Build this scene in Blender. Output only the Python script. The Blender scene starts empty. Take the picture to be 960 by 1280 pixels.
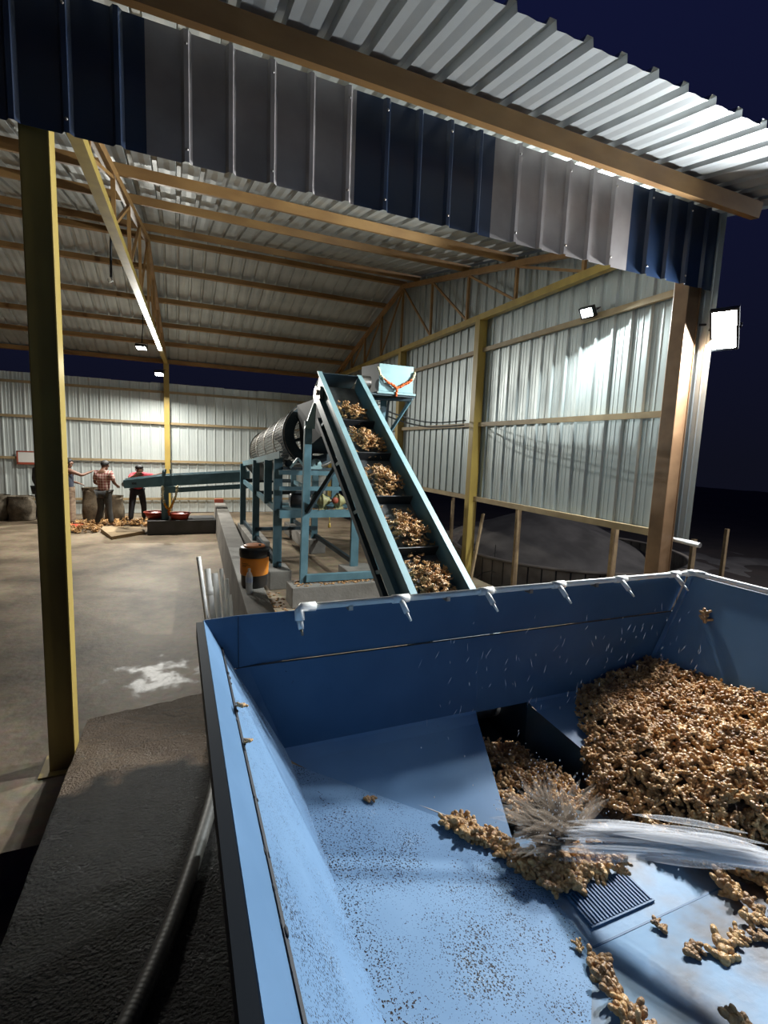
import bpy, bmesh, math, random
import numpy as np
from mathutils import Vector, Matrix, Quaternion, noise

random.seed(7)
rng = np.random.default_rng(7)
scene = bpy.context.scene
COL = scene.collection

# ---------------------------------------------------------------- camera
F, YAW, PITCH, ROLL, CAM_Z = 614.9, 0.400521, 0.125246, 0.039432, 2.2
cy, sy, cp, sp = math.cos(YAW), math.sin(YAW), math.cos(PITCH), math.sin(PITCH)
fw = Vector((sy * cp, cy * cp, -sp))
rt = Vector((cy, -sy, 0))
up = rt.cross(fw)
cr, sr = math.cos(ROLL), math.sin(ROLL)
rt, up = rt * cr + up * sr, up * cr - rt * sr
cam_data = bpy.data.cameras.new('camera')
cam_data.sensor_fit = 'VERTICAL'
cam_data.sensor_height = 36.0
cam_data.lens = F / 1280 * 36.0
cam_data.clip_start = 0.02
cam = bpy.data.objects.new('camera', cam_data)
m = Matrix((rt, up, -fw)).transposed().to_4x4()
m.translation = Vector((0, 0, CAM_Z))
cam.matrix_world = m
COL.objects.link(cam)
scene.camera = cam

# ---------------------------------------------------------------- world, exposure
w = bpy.data.worlds.new('night_sky')
scene.world = w
w.use_nodes = True
nt = w.node_tree
bg = nt.nodes['Background']
tc = nt.nodes.new('ShaderNodeTexCoord')
sep = nt.nodes.new('ShaderNodeSeparateXYZ')
rampn = nt.nodes.new('ShaderNodeValToRGB')
rampn.color_ramp.elements[0].position = 0.0
rampn.color_ramp.elements[0].color = (0.004, 0.0045, 0.010, 1)
rampn.color_ramp.elements[1].position = 0.9
rampn.color_ramp.elements[1].color = (0.005, 0.007, 0.035, 1)
nt.links.new(tc.outputs['Generated'], sep.inputs[0])
nt.links.new(sep.outputs['Z'], rampn.inputs[0])
nt.links.new(rampn.outputs[0], bg.inputs[0])
bg.inputs[1].default_value = 1.0
scene.view_settings.view_transform = 'Standard'
scene.view_settings.look = 'None'
scene.view_settings.gamma = 1
scene.view_settings.use_curve_mapping = False
scene.view_settings.exposure = 0.18

# ---------------------------------------------------------------- helpers
def link(o, parent=None):
    COL.objects.link(o)
    if parent is not None:
        o.parent = parent
    return o

def tag(o, label=None, cat=None, group=None, kind=None):
    if label: o['label'] = label
    if cat: o['category'] = cat
    if group: o['group'] = group
    if kind: o['kind'] = kind
    return o

def empty(name, loc, label=None, cat=None, group=None, rz=0.0):
    o = bpy.data.objects.new(name, None)
    o.location = loc
    o.rotation_euler = (0, 0, rz)
    o.empty_display_size = 0.1
    link(o)
    return tag(o, label, cat, group)

def V(*a): return Vector(a)

class MB:
    """collects faces for one mesh (points in world or parent-local coordinates)"""
    def __init__(self): self.v, self.f, self.mi, self.sm = [], [], [], []
    def add(self, vs, fs, mi=0, smooth=False):
        n = len(self.v)
        self.v += [tuple(p) for p in vs]
        for f in fs:
            self.f.append([i + n for i in f]); self.mi.append(mi); self.sm.append(smooth)
        return self
    def box(self, lo, hi, mi=0):
        x0, y0, z0 = lo; x1, y1, z1 = hi
        vs = [(x0,y0,z0),(x1,y0,z0),(x1,y1,z0),(x0,y1,z0),(x0,y0,z1),(x1,y0,z1),(x1,y1,z1),(x0,y1,z1)]
        return self.add(vs, [(0,3,2,1),(4,5,6,7),(0,1,5,4),(1,2,6,5),(2,3,7,6),(3,0,4,7)], mi)
    def bar(self, a, b, wd, ht, upv=(0,0,1), mi=0):
        """rectangular bar from a to b; wd across, ht along up"""
        a, b = Vector(a), Vector(b)
        d = (b - a).normalized(); u = Vector(upv)
        s = d.cross(u)
        if s.length < 1e-4: s = d.cross(Vector((0,1,0)))
        s.normalize(); u = s.cross(d).normalized()
        s *= wd/2; u *= ht/2
        vs = [a-s-u, a+s-u, a+s+u, a-s+u, b-s-u, b+s-u, b+s+u, b-s+u]
        return self.add(vs, [(0,3,2,1),(4,5,6,7),(0,1,5,4),(1,2,6,5),(2,3,7,6),(3,0,4,7)][::1], mi)
    def channel(self, a, b, wd, ht, t=0.008, upv=(0,0,1), mi=0, flip=1):
        """C channel: web plus two flanges"""
        a, b = Vector(a), Vector(b)
        d = (b-a).normalized(); s = d.cross(Vector(upv)).normalized(); u = s.cross(d).normalized()
        self.bar(a, b, t, ht, upv, mi)
        for k in (-1, 1):
            o = u*(ht/2 - t/2)*k + s*(wd/2)*flip
            self.bar(a+o, b+o, wd, t, upv, mi)
        return self
    def tube(self, pts, r, n=10, mi=0, cap=True):
        pts = [Vector(p) for p in pts]
        rs = r if isinstance(r, (list, tuple)) else [r]*len(pts)
        vs, fs = [], []
        prev = None
        for i, p in enumerate(pts):
            d = (pts[min(i+1, len(pts)-1)] - pts[max(i-1, 0)]).normalized()
            if prev is None:
                s = d.cross(Vector((0,0,1)))
                if s.length < 1e-3: s = d.cross(Vector((1,0,0)))
            else:
                s = prev - d*prev.dot(d)
            s.normalize(); prev = s
            u = d.cross(s)
            for k in range(n):
                a = 2*math.pi*k/n
                vs.append(p + (s*math.cos(a) + u*math.sin(a))*rs[i])
        for i in range(len(pts)-1):
            for k in range(n):
                fs.append((i*n+k, i*n+(k+1)%n, (i+1)*n+(k+1)%n, (i+1)*n+k))
        self.add(vs, fs, mi, True)
        if cap:
            m0 = len(self.v)
            self.add([], [])
            base = m0 - len(vs)
            self.f.append([base+k for k in range(n)][::-1]); self.mi.append(mi); self.sm.append(False)
            e = base + (len(pts)-1)*n
            self.f.append([e+k for k in range(n)]); self.mi.append(mi); self.sm.append(False)
        return self
    def lathe(self, prof, n=24, center=(0,0,0), axis='z', mi=0, smooth=True):
        c = Vector(center); vs, fs = [], []
        for (r, h) in prof:
            for k in range(n):
                a = 2*math.pi*k/n
                p = (r*math.cos(a), r*math.sin(a), h) if axis == 'z' else ((r*math.cos(a), h, r*math.sin(a)) if axis == 'y' else (h, r*math.cos(a), r*math.sin(a)))
                vs.append(c+Vector(p))
        for i in range(len(prof)-1):
            for k in range(n):
                fs.append((i*n+k, i*n+(k+1)%n, (i+1)*n+(k+1)%n, (i+1)*n+k))
        return self.add(vs, fs, mi, smooth)
    def grid(self, fn, nu, nv, mi=0, smooth=True):
        vs = [fn(i/nu, j/nv) for i in range(nu+1) for j in range(nv+1)]
        fs = [(i*(nv+1)+j, (i+1)*(nv+1)+j, (i+1)*(nv+1)+j+1, i*(nv+1)+j+1) for i in range(nu) for j in range(nv)]
        return self.add(vs, fs, mi, smooth)
    def blob(self, c, r, sub=2, mi=0, amp=0.0, seed=0):
        vs, fs = ICO[sub]
        out = []
        for p in vs:
            q = Vector(p)
            k = 1 + amp*noise.noise(q*1.7+Vector((seed*3.1, seed, 0)))
            out.append((c[0]+q.x*r[0]*k, c[1]+q.y*r[1]*k, c[2]+q.z*r[2]*k))
        return self.add(out, fs, mi, True)
    def build(self, name, mats, parent=None, bevel=0.0):
        me = bpy.data.meshes.new(name)
        me.from_pydata(self.v, [], self.f)
        if not isinstance(mats, (list, tuple)): mats = [mats]
        for x in mats: me.materials.append(x)
        me.polygons.foreach_set('material_index', self.mi)
        me.polygons.foreach_set('use_smooth', self.sm)
        me.update()
        o = bpy.data.objects.new(name, me)
        link(o, parent)
        if parent is not None and parent.type == 'EMPTY' and False: pass
        if bevel:
            b = o.modifiers.new('bevel', 'BEVEL'); b.width = bevel; b.segments = 2; b.limit_method = 'ANGLE'
        return o

def ico(sub):
    bm = bmesh.new(); bmesh.ops.create_icosphere(bm, subdivisions=sub, radius=1)
    vs = [tuple(v.co) for v in bm.verts]; fs = [[v.index for v in f.verts] for f in bm.faces]; bm.free()
    return vs, fs
ICO = {s: ico(s) for s in (1, 2, 3)}

# ---------------------------------------------------------------- materials
def rgb(c): return (c[0], c[1], c[2], 1)

def mat(name, c1, c2=None, rough=0.6, metal=0.0, scale=4.0, bump=0.0, bscale=40.0, detail=6, lo=0.35, hi=0.65,
        rough2=None, specks=None, spec=0.5, coat=0.0, stretch=None, emit=None, alpha=None, trans=0.0):
    mt = bpy.data.materials.new(name); mt.use_nodes = True
    n = mt.node_tree.nodes; l = mt.node_tree.links
    b = n['Principled BSDF']
    b.inputs['Base Color'].default_value = rgb(c1)
    b.inputs['Roughness'].default_value = rough
    b.inputs['Metallic'].default_value = metal
    b.inputs['Specular IOR Level'].default_value = spec
    b.inputs['Coat Weight'].default_value = coat
    if trans: b.inputs['Transmission Weight'].default_value = trans
    if emit: b.inputs['Emission Color'].default_value = rgb(emit[0]); b.inputs['Emission Strength'].default_value = emit[1]
    if alpha is not None: b.inputs['Alpha'].default_value = alpha
    t = n.new('ShaderNodeTexCoord'); src = t.outputs['Object']
    if stretch:
        mp = n.new('ShaderNodeMapping'); mp.inputs['Scale'].default_value = stretch
        l.new(src, mp.inputs[0]); src = mp.outputs[0]
    last = None
    if c2 is not None:
        nz = n.new('ShaderNodeTexNoise'); nz.inputs['Scale'].default_value = scale; nz.inputs['Detail'].default_value = detail
        l.new(src, nz.inputs['Vector'])
        r = n.new('ShaderNodeMapRange'); r.inputs['From Min'].default_value = lo; r.inputs['From Max'].default_value = hi
        l.new(nz.outputs['Fac'], r.inputs['Value'])
        mx = n.new('ShaderNodeMix'); mx.data_type = 'RGBA'
        mx.inputs['A'].default_value = rgb(c1); mx.inputs['B'].default_value = rgb(c2)
        l.new(r.outputs[0], mx.inputs['Factor'])
        last = mx.outputs['Result']
        if rough2 is not None:
            rr = n.new('ShaderNodeMix'); rr.inputs['A'].default_value = rough; rr.inputs['B'].default_value = rough2
            l.new(r.outputs[0], rr.inputs['Factor']); l.new(rr.outputs['Result'], b.inputs['Roughness'])
    if specks:
        for (sc, thr, colr, msc, mlo, mhi) in specks:
            vz = n.new('ShaderNodeTexVoronoi'); vz.inputs['Scale'].default_value = sc
            dn_ = n.new('ShaderNodeTexNoise'); dn_.inputs['Scale'].default_value = sc*1.3; dn_.inputs['Detail'].default_value = 2; l.new(src, dn_.inputs['Vector'])
            sc_ = n.new('ShaderNodeVectorMath'); sc_.operation = 'SCALE'; sc_.inputs['Scale'].default_value = 1.6/sc; l.new(dn_.outputs['Color'], sc_.inputs[0])
            av_ = n.new('ShaderNodeVectorMath'); av_.operation = 'ADD'; l.new(src, av_.inputs[0]); l.new(sc_.outputs[0], av_.inputs[1])
            l.new(av_.outputs[0], vz.inputs['Vector'])
            cmpn = n.new('ShaderNodeMath'); cmpn.operation = 'LESS_THAN'; l.new(vz.outputs['Distance'], cmpn.inputs[0])
            nm = n.new('ShaderNodeTexNoise'); nm.inputs['Scale'].default_value = msc; nm.inputs['Detail'].default_value = 3
            l.new(src, nm.inputs['Vector'])
            mr = n.new('ShaderNodeMapRange'); mr.inputs['From Min'].default_value = mlo; mr.inputs['From Max'].default_value = mhi
            mr.inputs['To Max'].default_value = thr
            l.new(nm.outputs['Fac'], mr.inputs['Value']); l.new(mr.outputs[0], cmpn.inputs[1])
            mx = n.new('ShaderNodeMix'); mx.data_type = 'RGBA'
            mx.inputs['A'].default_value = rgb(c1); mx.inputs['B'].default_value = rgb(colr)
            if last is not None: l.new(last, mx.inputs['A'])
            l.new(cmpn.outputs[0], mx.inputs['Factor']); last = mx.outputs['Result']
    if last is not None: l.new(last, b.inputs['Base Color'])
    if bump:
        nb = n.new('ShaderNodeTexNoise'); nb.inputs['Scale'].default_value = bscale; nb.inputs['Detail'].default_value = 4
        l.new(src, nb.inputs['Vector'])
        bp = n.new('ShaderNodeBump'); bp.inputs['Strength'].default_value = bump; bp.inputs['Distance'].default_value = 0.02
        l.new(nb.outputs['Fac'], bp.inputs['Height']); l.new(bp.outputs[0], b.inputs['Normal'])
    return mt

M = {}
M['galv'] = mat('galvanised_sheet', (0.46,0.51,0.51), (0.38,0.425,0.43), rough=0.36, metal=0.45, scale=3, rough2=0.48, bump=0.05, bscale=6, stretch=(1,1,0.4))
M['galv_lit'] = mat('galvanised_sheet_lightened', (0.60,0.64,0.62), (0.50,0.54,0.53), rough=0.36, metal=0.3, scale=3, rough2=0.48, bump=0.05, bscale=6, stretch=(1,1,0.4))  # paler copy of the sheet, lamp light on the back wall put into its colour
M['galv_roof'] = mat('galvanised_roof_sheet', (0.50,0.52,0.51), (0.40,0.42,0.42), rough=0.42, metal=0.4, scale=2, rough2=0.55, bump=0.04, bscale=5)
M['grey_sheet'] = mat('bare_grey_sheet', (0.42,0.385,0.37), (0.32,0.285,0.27), rough=0.45, metal=0.3, scale=3, rough2=0.55,
    specks=[(5, 0.16, (0.05,0.03,0.02), 2.2, 0.52, 0.75)])
M['navy_sheet'] = mat('navy_painted_sheet', (0.012,0.03,0.075), (0.02,0.035,0.07), rough=0.32, scale=4,
    specks=[(30, 0.2, (0.10,0.10,0.12), 3.0, 0.55, 0.8)])
M['navy_plain'] = mat('navy_sheet_clean', (0.010,0.026,0.065), (0.014,0.03,0.07), rough=0.35, scale=4)
M['purlin'] = mat('ochre_steel_tube', (0.36,0.20,0.07), (0.25,0.13,0.045), rough=0.5, scale=5, stretch=(0.4,1,1), bump=0.1, bscale=20)
M['column'] = mat('mustard_steel_column', (0.42,0.30,0.075), (0.33,0.23,0.06), rough=0.42, scale=6, stretch=(1,1,0.3))
M['brown_col'] = mat('brown_steel_column', (0.26,0.15,0.075), (0.19,0.105,0.05), rough=0.5, scale=6)
M['rail'] = mat('ochre_wall_rail', (0.36,0.27,0.15), (0.28,0.205,0.11), rough=0.5, scale=5)
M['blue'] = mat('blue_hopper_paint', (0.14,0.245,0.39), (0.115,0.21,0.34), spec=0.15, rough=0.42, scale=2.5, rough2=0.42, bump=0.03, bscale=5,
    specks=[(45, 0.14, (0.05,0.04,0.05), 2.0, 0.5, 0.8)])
M['blue_dirty'] = mat('blue_paint_with_soil_specks', (0.175,0.285,0.43), (0.145,0.245,0.38), spec=0.05, rough=0.45, scale=2.5, rough2=0.5, bump=0.03, bscale=5,
    specks=[(120, 0.46, (0.010,0.006,0.006), 3.0, 0.28, 0.72), (150, 0.34, (0.36,0.44,0.52), 6.0, 0.45, 0.8), (72, 0.36, (0.018,0.008,0.006), 4.5, 0.42, 0.75)])
M['blue_shaded'] = mat('blue_paint_shaded_copy', (0.065,0.13,0.225), (0.05,0.105,0.19), spec=0.15, rough=0.45, scale=2.0, bump=0.03, bscale=4,
    specks=[(30, 0.12, (0.03,0.03,0.05), 3.0, 0.5, 0.8)])  # darker copy of the hopper blue, the back panel's shade put into the colour
M['blue_wet'] = mat('blue_paint_wet_with_mud', (0.155,0.26,0.385), (0.11,0.08,0.06), spec=0.10, rough=0.42, rough2=0.36, scale=3.2, lo=0.42, hi=0.66, bump=0.12, bscale=16,
    specks=[(70, 0.26, (0.10,0.07,0.05), 3.0, 0.45, 0.8)])
M['seam'] = mat('dark_seam', (0.015,0.015,0.02), rough=0.7)
M['teal'] = mat('teal_machine_paint', (0.10,0.195,0.235), (0.07,0.145,0.18), rough=0.42, scale=5)
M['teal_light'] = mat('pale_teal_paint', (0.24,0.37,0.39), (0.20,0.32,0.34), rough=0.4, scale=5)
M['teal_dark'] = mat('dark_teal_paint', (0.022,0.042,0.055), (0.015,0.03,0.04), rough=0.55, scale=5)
M['belt'] = mat('grey_rubber_belt', (0.10,0.10,0.095), (0.06,0.06,0.06), rough=0.6, scale=8)
M['black'] = mat('black_plastic', (0.012,0.012,0.014), rough=0.4)
M['black_rubber'] = mat('black_rubber', (0.015,0.015,0.016), rough=0.6)
M['steel'] = mat('worn_steel', (0.45,0.44,0.42), (0.25,0.2,0.15), rough=0.4, metal=0.8, scale=9)
M['mesh_steel'] = mat('drum_screen_steel', (0.20,0.20,0.18), (0.13,0.11,0.085), rough=0.55, metal=0.3, scale=4)
M['pvc'] = mat('white_plastic_pipe', (0.84,0.83,0.78), (0.74,0.72,0.66), rough=0.35, scale=6)
M['concrete'] = mat('grey_concrete', (0.20,0.185,0.165), (0.13,0.12,0.105), rough=0.8, scale=3, bump=0.25, bscale=30)
M['concrete_dark'] = mat('dark_cement_render', (0.085,0.085,0.088), (0.06,0.06,0.06), rough=0.75, scale=4, bump=0.2, bscale=25)
M['orange'] = mat('orange_plastic', (0.90,0.30,0.03), rough=0.35)
M['orange_lid'] = mat('pale_orange_plastic', (0.78,0.26,0.08), rough=0.4)
M['red_tub'] = mat('red_plastic_tub', (0.55,0.07,0.03), (0.48,0.06,0.03), rough=0.4)
M['sack'] = mat('woven_sack_cloth', (0.20,0.165,0.12), (0.11,0.09,0.065), rough=0.9, scale=9, bump=0.5, bscale=60)
M['sack_dark'] = mat('dark_jute_sack', (0.12,0.09,0.055), (0.07,0.05,0.03), rough=0.9, scale=9, bump=0.5, bscale=60)
M['card'] = mat('brown_cardboard', (0.36,0.26,0.15), (0.27,0.19,0.11), rough=0.8, scale=5)
M['skin'] = mat('brown_skin', (0.16,0.075,0.045), (0.13,0.06,0.035), rough=0.55, scale=7)
M['hair'] = mat('black_hair', (0.008,0.007,0.007), rough=0.6, bump=0.4, bscale=90)
M['red_shirt'] = mat('red_shirt_cloth', (0.42,0.03,0.045), (0.33,0.02,0.035), rough=0.8, scale=8)
M['black_cloth'] = mat('black_trouser_cloth', (0.012,0.012,0.018), rough=0.85)
M['grey_cloth'] = mat('dark_grey_trouser_cloth', (0.05,0.05,0.05), (0.035,0.035,0.035), rough=0.85, scale=8)
M['vest'] = mat('slate_blue_vest', (0.05,0.06,0.09), rough=0.85)
M['khaki_cloth'] = mat('khaki_cloth', (0.34,0.26,0.18), (0.18,0.12,0.08), rough=0.9, scale=7, stretch=(1,1,2.5))
M['white'] = mat('white_board', (0.62,0.60,0.56), rough=0.6)
M['red_frame'] = mat('red_brown_frame', (0.30,0.06,0.03), rough=0.6)
M['motor'] = mat('cream_green_motor_paint', (0.42,0.40,0.20), (0.25,0.22,0.10), rough=0.5, scale=12)
M['bulb'] = mat('brass_drip_cup', (0.6,0.42,0.10), rough=0.35, metal=0.5)
M['flower_o'] = mat('orange_marigold', (0.75,0.16,0.02), (0.5,0.06,0.01), rough=0.8, scale=60, bump=0.5, bscale=120)
M['flower_y'] = mat('yellow_marigold', (0.75,0.38,0.03), (0.6,0.25,0.02), rough=0.8, scale=60, bump=0.5, bscale=120)
M['flower_w'] = mat('cream_jasmine', (0.66,0.60,0.42), (0.5,0.42,0.25), rough=0.8, scale=60)
M['green_led'] = mat('green_indicator_light', (0.0,0.3,0.1), emit=((0.1,1,0.35), 4))
M['lens'] = mat('lit_lamp_lens', (0.9,0.9,0.9), emit=((0.93,0.97,1.0), 60))
M['lamp_body'] = mat('dark_lamp_casing', (0.02,0.02,0.022), rough=0.4, metal=0.5)
M['ginger'] = mat('wet_ginger_skin', (0.70,0.43,0.18), (0.42,0.22,0.08), rough=0.30, scale=30, lo=0.3, hi=0.62, bump=0.5, bscale=90,
    specks=[(110, 0.30, (0.10,0.05,0.02), 25, 0.5, 0.8)])
M['ginger_dark'] = mat('dark_soiled_ginger_skin', (0.50,0.28,0.11), (0.24,0.12,0.045), rough=0.38, scale=26, lo=0.3, hi=0.62, bump=0.5, bscale=90)
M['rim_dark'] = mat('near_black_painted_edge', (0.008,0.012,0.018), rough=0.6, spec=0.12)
M['soil'] = mat('dark_wet_soil_and_roots', (0.055,0.032,0.018), (0.10,0.055,0.025), rough=0.6, scale=30, bump=0.8, bscale=60)
M['slot_shadow'] = mat('dark_slot_shadow_steel', (0.02,0.03,0.045), rough=0.5)
M['ground'] = mat('dark_earth', (0.05,0.035,0.028), (0.03,0.022,0.018), rough=0.95, scale=1.2, bump=0.6, bscale=8)
M['mud'] = mat('grey_mud', (0.13,0.115,0.105), (0.075,0.066,0.06), rough=0.85, scale=2, bump=0.5, bscale=7)
M['hose'] = mat('grey_ribbed_hose', (0.06,0.058,0.05), (0.04,0.038,0.034), rough=0.5, scale=20)
M['wood_post'] = mat('weathered_ochre_post', (0.32,0.22,0.11), (0.2,0.13,0.07), rough=0.7, scale=8)

def glass_mat(name, colr, rough, alpha_mix):
    mt = bpy.data.materials.new(name); mt.use_nodes = True
    n = mt.node_tree.nodes; l = mt.node_tree.links
    b = n['Principled BSDF']; b.inputs['Base Color'].default_value = rgb(colr); b.inputs['Roughness'].default_value = rough
    b.inputs['Alpha'].default_value = alpha_mix
    return mt
M['bottle'] = glass_mat('clear_plastic_bottle', (0.85,0.88,0.9), 0.12, 0.5)
M['bottle_label'] = glass_mat('pale_blue_bottle_label', (0.45,0.55,0.75), 0.4, 0.8)
M['water'] = glass_mat('white_water_spray', (0.95,0.94,0.95), 0.5, 0.2)
M['water_mist'] = glass_mat('fine_water_mist', (0.82,0.68,0.54), 0.6, 0.075)
def water_mat(name, colr, a):
    mt = bpy.data.materials.new(name); mt.use_nodes = True
    n = mt.node_tree.nodes; l = mt.node_tree.links; n.remove(n['Principled BSDF'])
    d = n.new('ShaderNodeBsdfDiffuse'); d.inputs[0].default_value = rgb(colr)
    t = n.new('ShaderNodeBsdfTranslucent'); t.inputs[0].default_value = rgb(colr)
    ad = n.new('ShaderNodeAddShader'); l.new(d.outputs[0], ad.inputs[0]); l.new(t.outputs[0], ad.inputs[1])
    tr = n.new('ShaderNodeBsdfTransparent'); mx = n.new('ShaderNodeMixShader'); mx.inputs[0].default_value = a
    l.new(tr.outputs[0], mx.inputs[1]); l.new(ad.outputs[0], mx.inputs[2]); l.new(mx.outputs[0], n['Material Output'].inputs[0])
    return mt
M['water'] = water_mat('white_water_spray', (0.62,0.61,0.61), 0.15)
M['water_mist'] = water_mat('muddy_water_mist', (0.50,0.40,0.31), 0.07)
M['droplet'] = glass_mat('water_droplets', (0.85,0.87,0.9), 0.08, 0.5)

# floor: patchy concrete with damp areas and one wet, shiny patch
def floor_mat():
    mt = bpy.data.materials.new('worn_concrete_floor'); mt.use_nodes = True
    n = mt.node_tree.nodes; l = mt.node_tree.links; b = n['Principled BSDF']
    t = n.new('ShaderNodeTexCoord')
    n1 = n.new('ShaderNodeTexNoise'); n1.inputs['Scale'].default_value = 0.8; n1.inputs['Detail'].default_value = 9; n1.inputs['Roughness'].default_value = 0.62
    l.new(t.outputs['Object'], n1.inputs['Vector'])
    cr_ = n.new('ShaderNodeValToRGB'); e = cr_.color_ramp.elements
    e[0].position = 0.35; e[0].color = (0.10,0.072,0.045,1); e[1].position = 0.68; e[1].color = (0.40,0.315,0.22,1)
    k = e.new(0.5); k.color = (0.25,0.19,0.128,1)
    l.new(n1.outputs['Fac'], cr_.inputs[0])
    b.inputs['Specular IOR Level'].default_value = 0.25
    n2 = n.new('ShaderNodeTexNoise'); n2.inputs['Scale'].default_value = 14; n2.inputs['Detail'].default_value = 6
    l.new(t.outputs['Object'], n2.inputs['Vector'])
    mx = n.new('ShaderNodeMix'); mx.data_type = 'RGBA'; mx.blend_type = 'MULTIPLY'; mx.inputs['Factor'].default_value = 0.45
    l.new(cr_.outputs[0], mx.inputs['A']); l.new(n2.outputs['Color'], mx.inputs['B'])
    # wet patch mask
    dist = n.new('ShaderNodeVectorMath'); dist.operation = 'DISTANCE'; dist.inputs[1].default_value = (-0.18, 4.85, 0)
    l.new(t.outputs['Object'], dist.inputs[0])
    n3 = n.new('ShaderNodeTexNoise'); n3.inputs['Scale'].default_value = 5; n3.inputs['Detail'].default_value = 5
    l.new(t.outputs['Object'], n3.inputs['Vector'])
    ad = n.new('ShaderNodeMath'); ad.operation = 'MULTIPLY_ADD'; ad.inputs[1].default_value = 1.6
    l.new(n3.outputs['Fac'], ad.inputs[0]); l.new(dist.outputs['Value'], ad.inputs[2])
    mr = n.new('ShaderNodeMapRange'); mr.inputs['From Min'].default_value = 0.92; mr.inputs['From Max'].default_value = 1.15
    mr.inputs['To Min'].default_value = 1; mr.inputs['To Max'].default_value = 0
    l.new(ad.outputs[0], mr.inputs['Value'])
    mw = n.new('ShaderNodeMix'); mw.data_type = 'RGBA'; mw.inputs['B'].default_value = (0.07,0.06,0.052,1)
    l.new(mr.outputs[0], mw.inputs['Factor']); l.new(mx.outputs['Result'], mw.inputs['A'])
    l.new(mw.outputs['Result'], b.inputs['Base Color'])
    rr = n.new('ShaderNodeMix'); rr.inputs['A'].default_value = 0.62; rr.inputs['B'].default_value = 0.42
    l.new(mr.outputs[0], rr.inputs['Factor']); l.new(rr.outputs['Result'], b.inputs['Roughness'])
    bp = n.new('ShaderNodeBump'); bp.inputs['Strength'].default_value = 0.25; bp.inputs['Distance'].default_value = 0.02
    l.new(n2.outputs['Fac'], bp.inputs['Height']); l.new(bp.outputs[0], b.inputs['Normal'])
    return mt
M['floor'] = floor_mat()

def ramp_mat():
    mt = bpy.data.materials.new('wet_gravelly_concrete_with_shade'); mt.use_nodes = True
    n = mt.node_tree.nodes; l = mt.node_tree.links; b = n['Principled BSDF']
    t = n.new('ShaderNodeTexCoord'); s = n.new('ShaderNodeSeparateXYZ'); l.new(t.outputs['Object'], s.inputs[0])
    n1 = n.new('ShaderNodeTexNoise'); n1.inputs['Scale'].default_value = 2.2; n1.inputs['Detail'].default_value = 5
    l.new(t.outputs['Object'], n1.inputs['Vector'])
    a = n.new('ShaderNodeMath'); a.operation = 'MULTIPLY_ADD'; a.inputs[1].default_value = 1.1
    l.new(n1.outputs['Fac'], a.inputs[0]); l.new(s.outputs['Y'], a.inputs[2])
    mr = n.new('ShaderNodeMapRange'); mr.inputs['From Min'].default_value = 1.42; mr.inputs['From Max'].default_value = 1.56
    l.new(a.outputs[0], mr.inputs['Value'])
    mx = n.new('ShaderNodeMix'); mx.data_type = 'RGBA'; mx.inputs['A'].default_value = (0.010,0.009,0.008,1); mx.inputs['B'].default_value = (0.13,0.09,0.06,1)  # black is the ramp's shade painted in, brown its lit far end
    l.new(mr.outputs[0], mx.inputs['Factor']); l.new(mx.outputs['Result'], b.inputs['Base Color'])
    b.inputs['Roughness'].default_value = 0.26; b.inputs['Specular IOR Level'].default_value = 0.22
    n2 = n.new('ShaderNodeTexNoise'); n2.inputs['Scale'].default_value = 75; n2.inputs['Detail'].default_value = 7
    l.new(t.outputs['Object'], n2.inputs['Vector'])
    bp = n.new('ShaderNodeBump'); bp.inputs['Strength'].default_value = 1.0; bp.inputs['Distance'].default_value = 0.03
    l.new(n2.outputs['Fac'], bp.inputs['Height']); l.new(bp.outputs[0], b.inputs['Normal'])
    return mt
M['ramp'] = ramp_mat()

def plaid_mat():
    mt = bpy.data.materials.new('red_and_cream_checked_cloth'); mt.use_nodes = True
    n = mt.node_tree.nodes; l = mt.node_tree.links; b = n['Principled BSDF']; b.inputs['Roughness'].default_value = 0.85
    t = n.new('ShaderNodeTexCoord'); s = n.new('ShaderNodeSeparateXYZ'); l.new(t.outputs['Object'], s.inputs[0])
    facs = []
    for ax in ('X', 'Z'):
        m1 = n.new('ShaderNodeMath'); m1.operation = 'MULTIPLY'; m1.inputs[1].default_value = 15.0; l.new(s.outputs[ax], m1.inputs[0])
        m2 = n.new('ShaderNodeMath'); m2.operation = 'FRACT'; l.new(m1.outputs[0], m2.inputs[0])
        m3 = n.new('ShaderNodeMath'); m3.operation = 'GREATER_THAN'; m3.inputs[1].default_value = 0.62; l.new(m2.outputs[0], m3.inputs[0])
        facs.append(m3)
    a = n.new('ShaderNodeMath'); a.operation = 'ADD'; l.new(facs[0].outputs[0], a.inputs[0]); l.new(facs[1].outputs[0], a.inputs[1])
    cr_ = n.new('ShaderNodeValToRGB'); e = cr_.color_ramp.elements
    e[0].color = (0.26,0.08,0.075,1); e[1].color = (0.62,0.48,0.42,1); k = e.new(0.5); k.color = (0.45,0.27,0.23,1)
    m4 = n.new('ShaderNodeMath'); m4.operation = 'MULTIPLY'; m4.inputs[1].default_value = 0.5; l.new(a.outputs[0], m4.inputs[0])
    l.new(m4.outputs[0], cr_.inputs[0]); l.new(cr_.outputs[0], b.inputs['Base Color'])
    return mt
M['plaid'] = plaid_mat()

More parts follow.
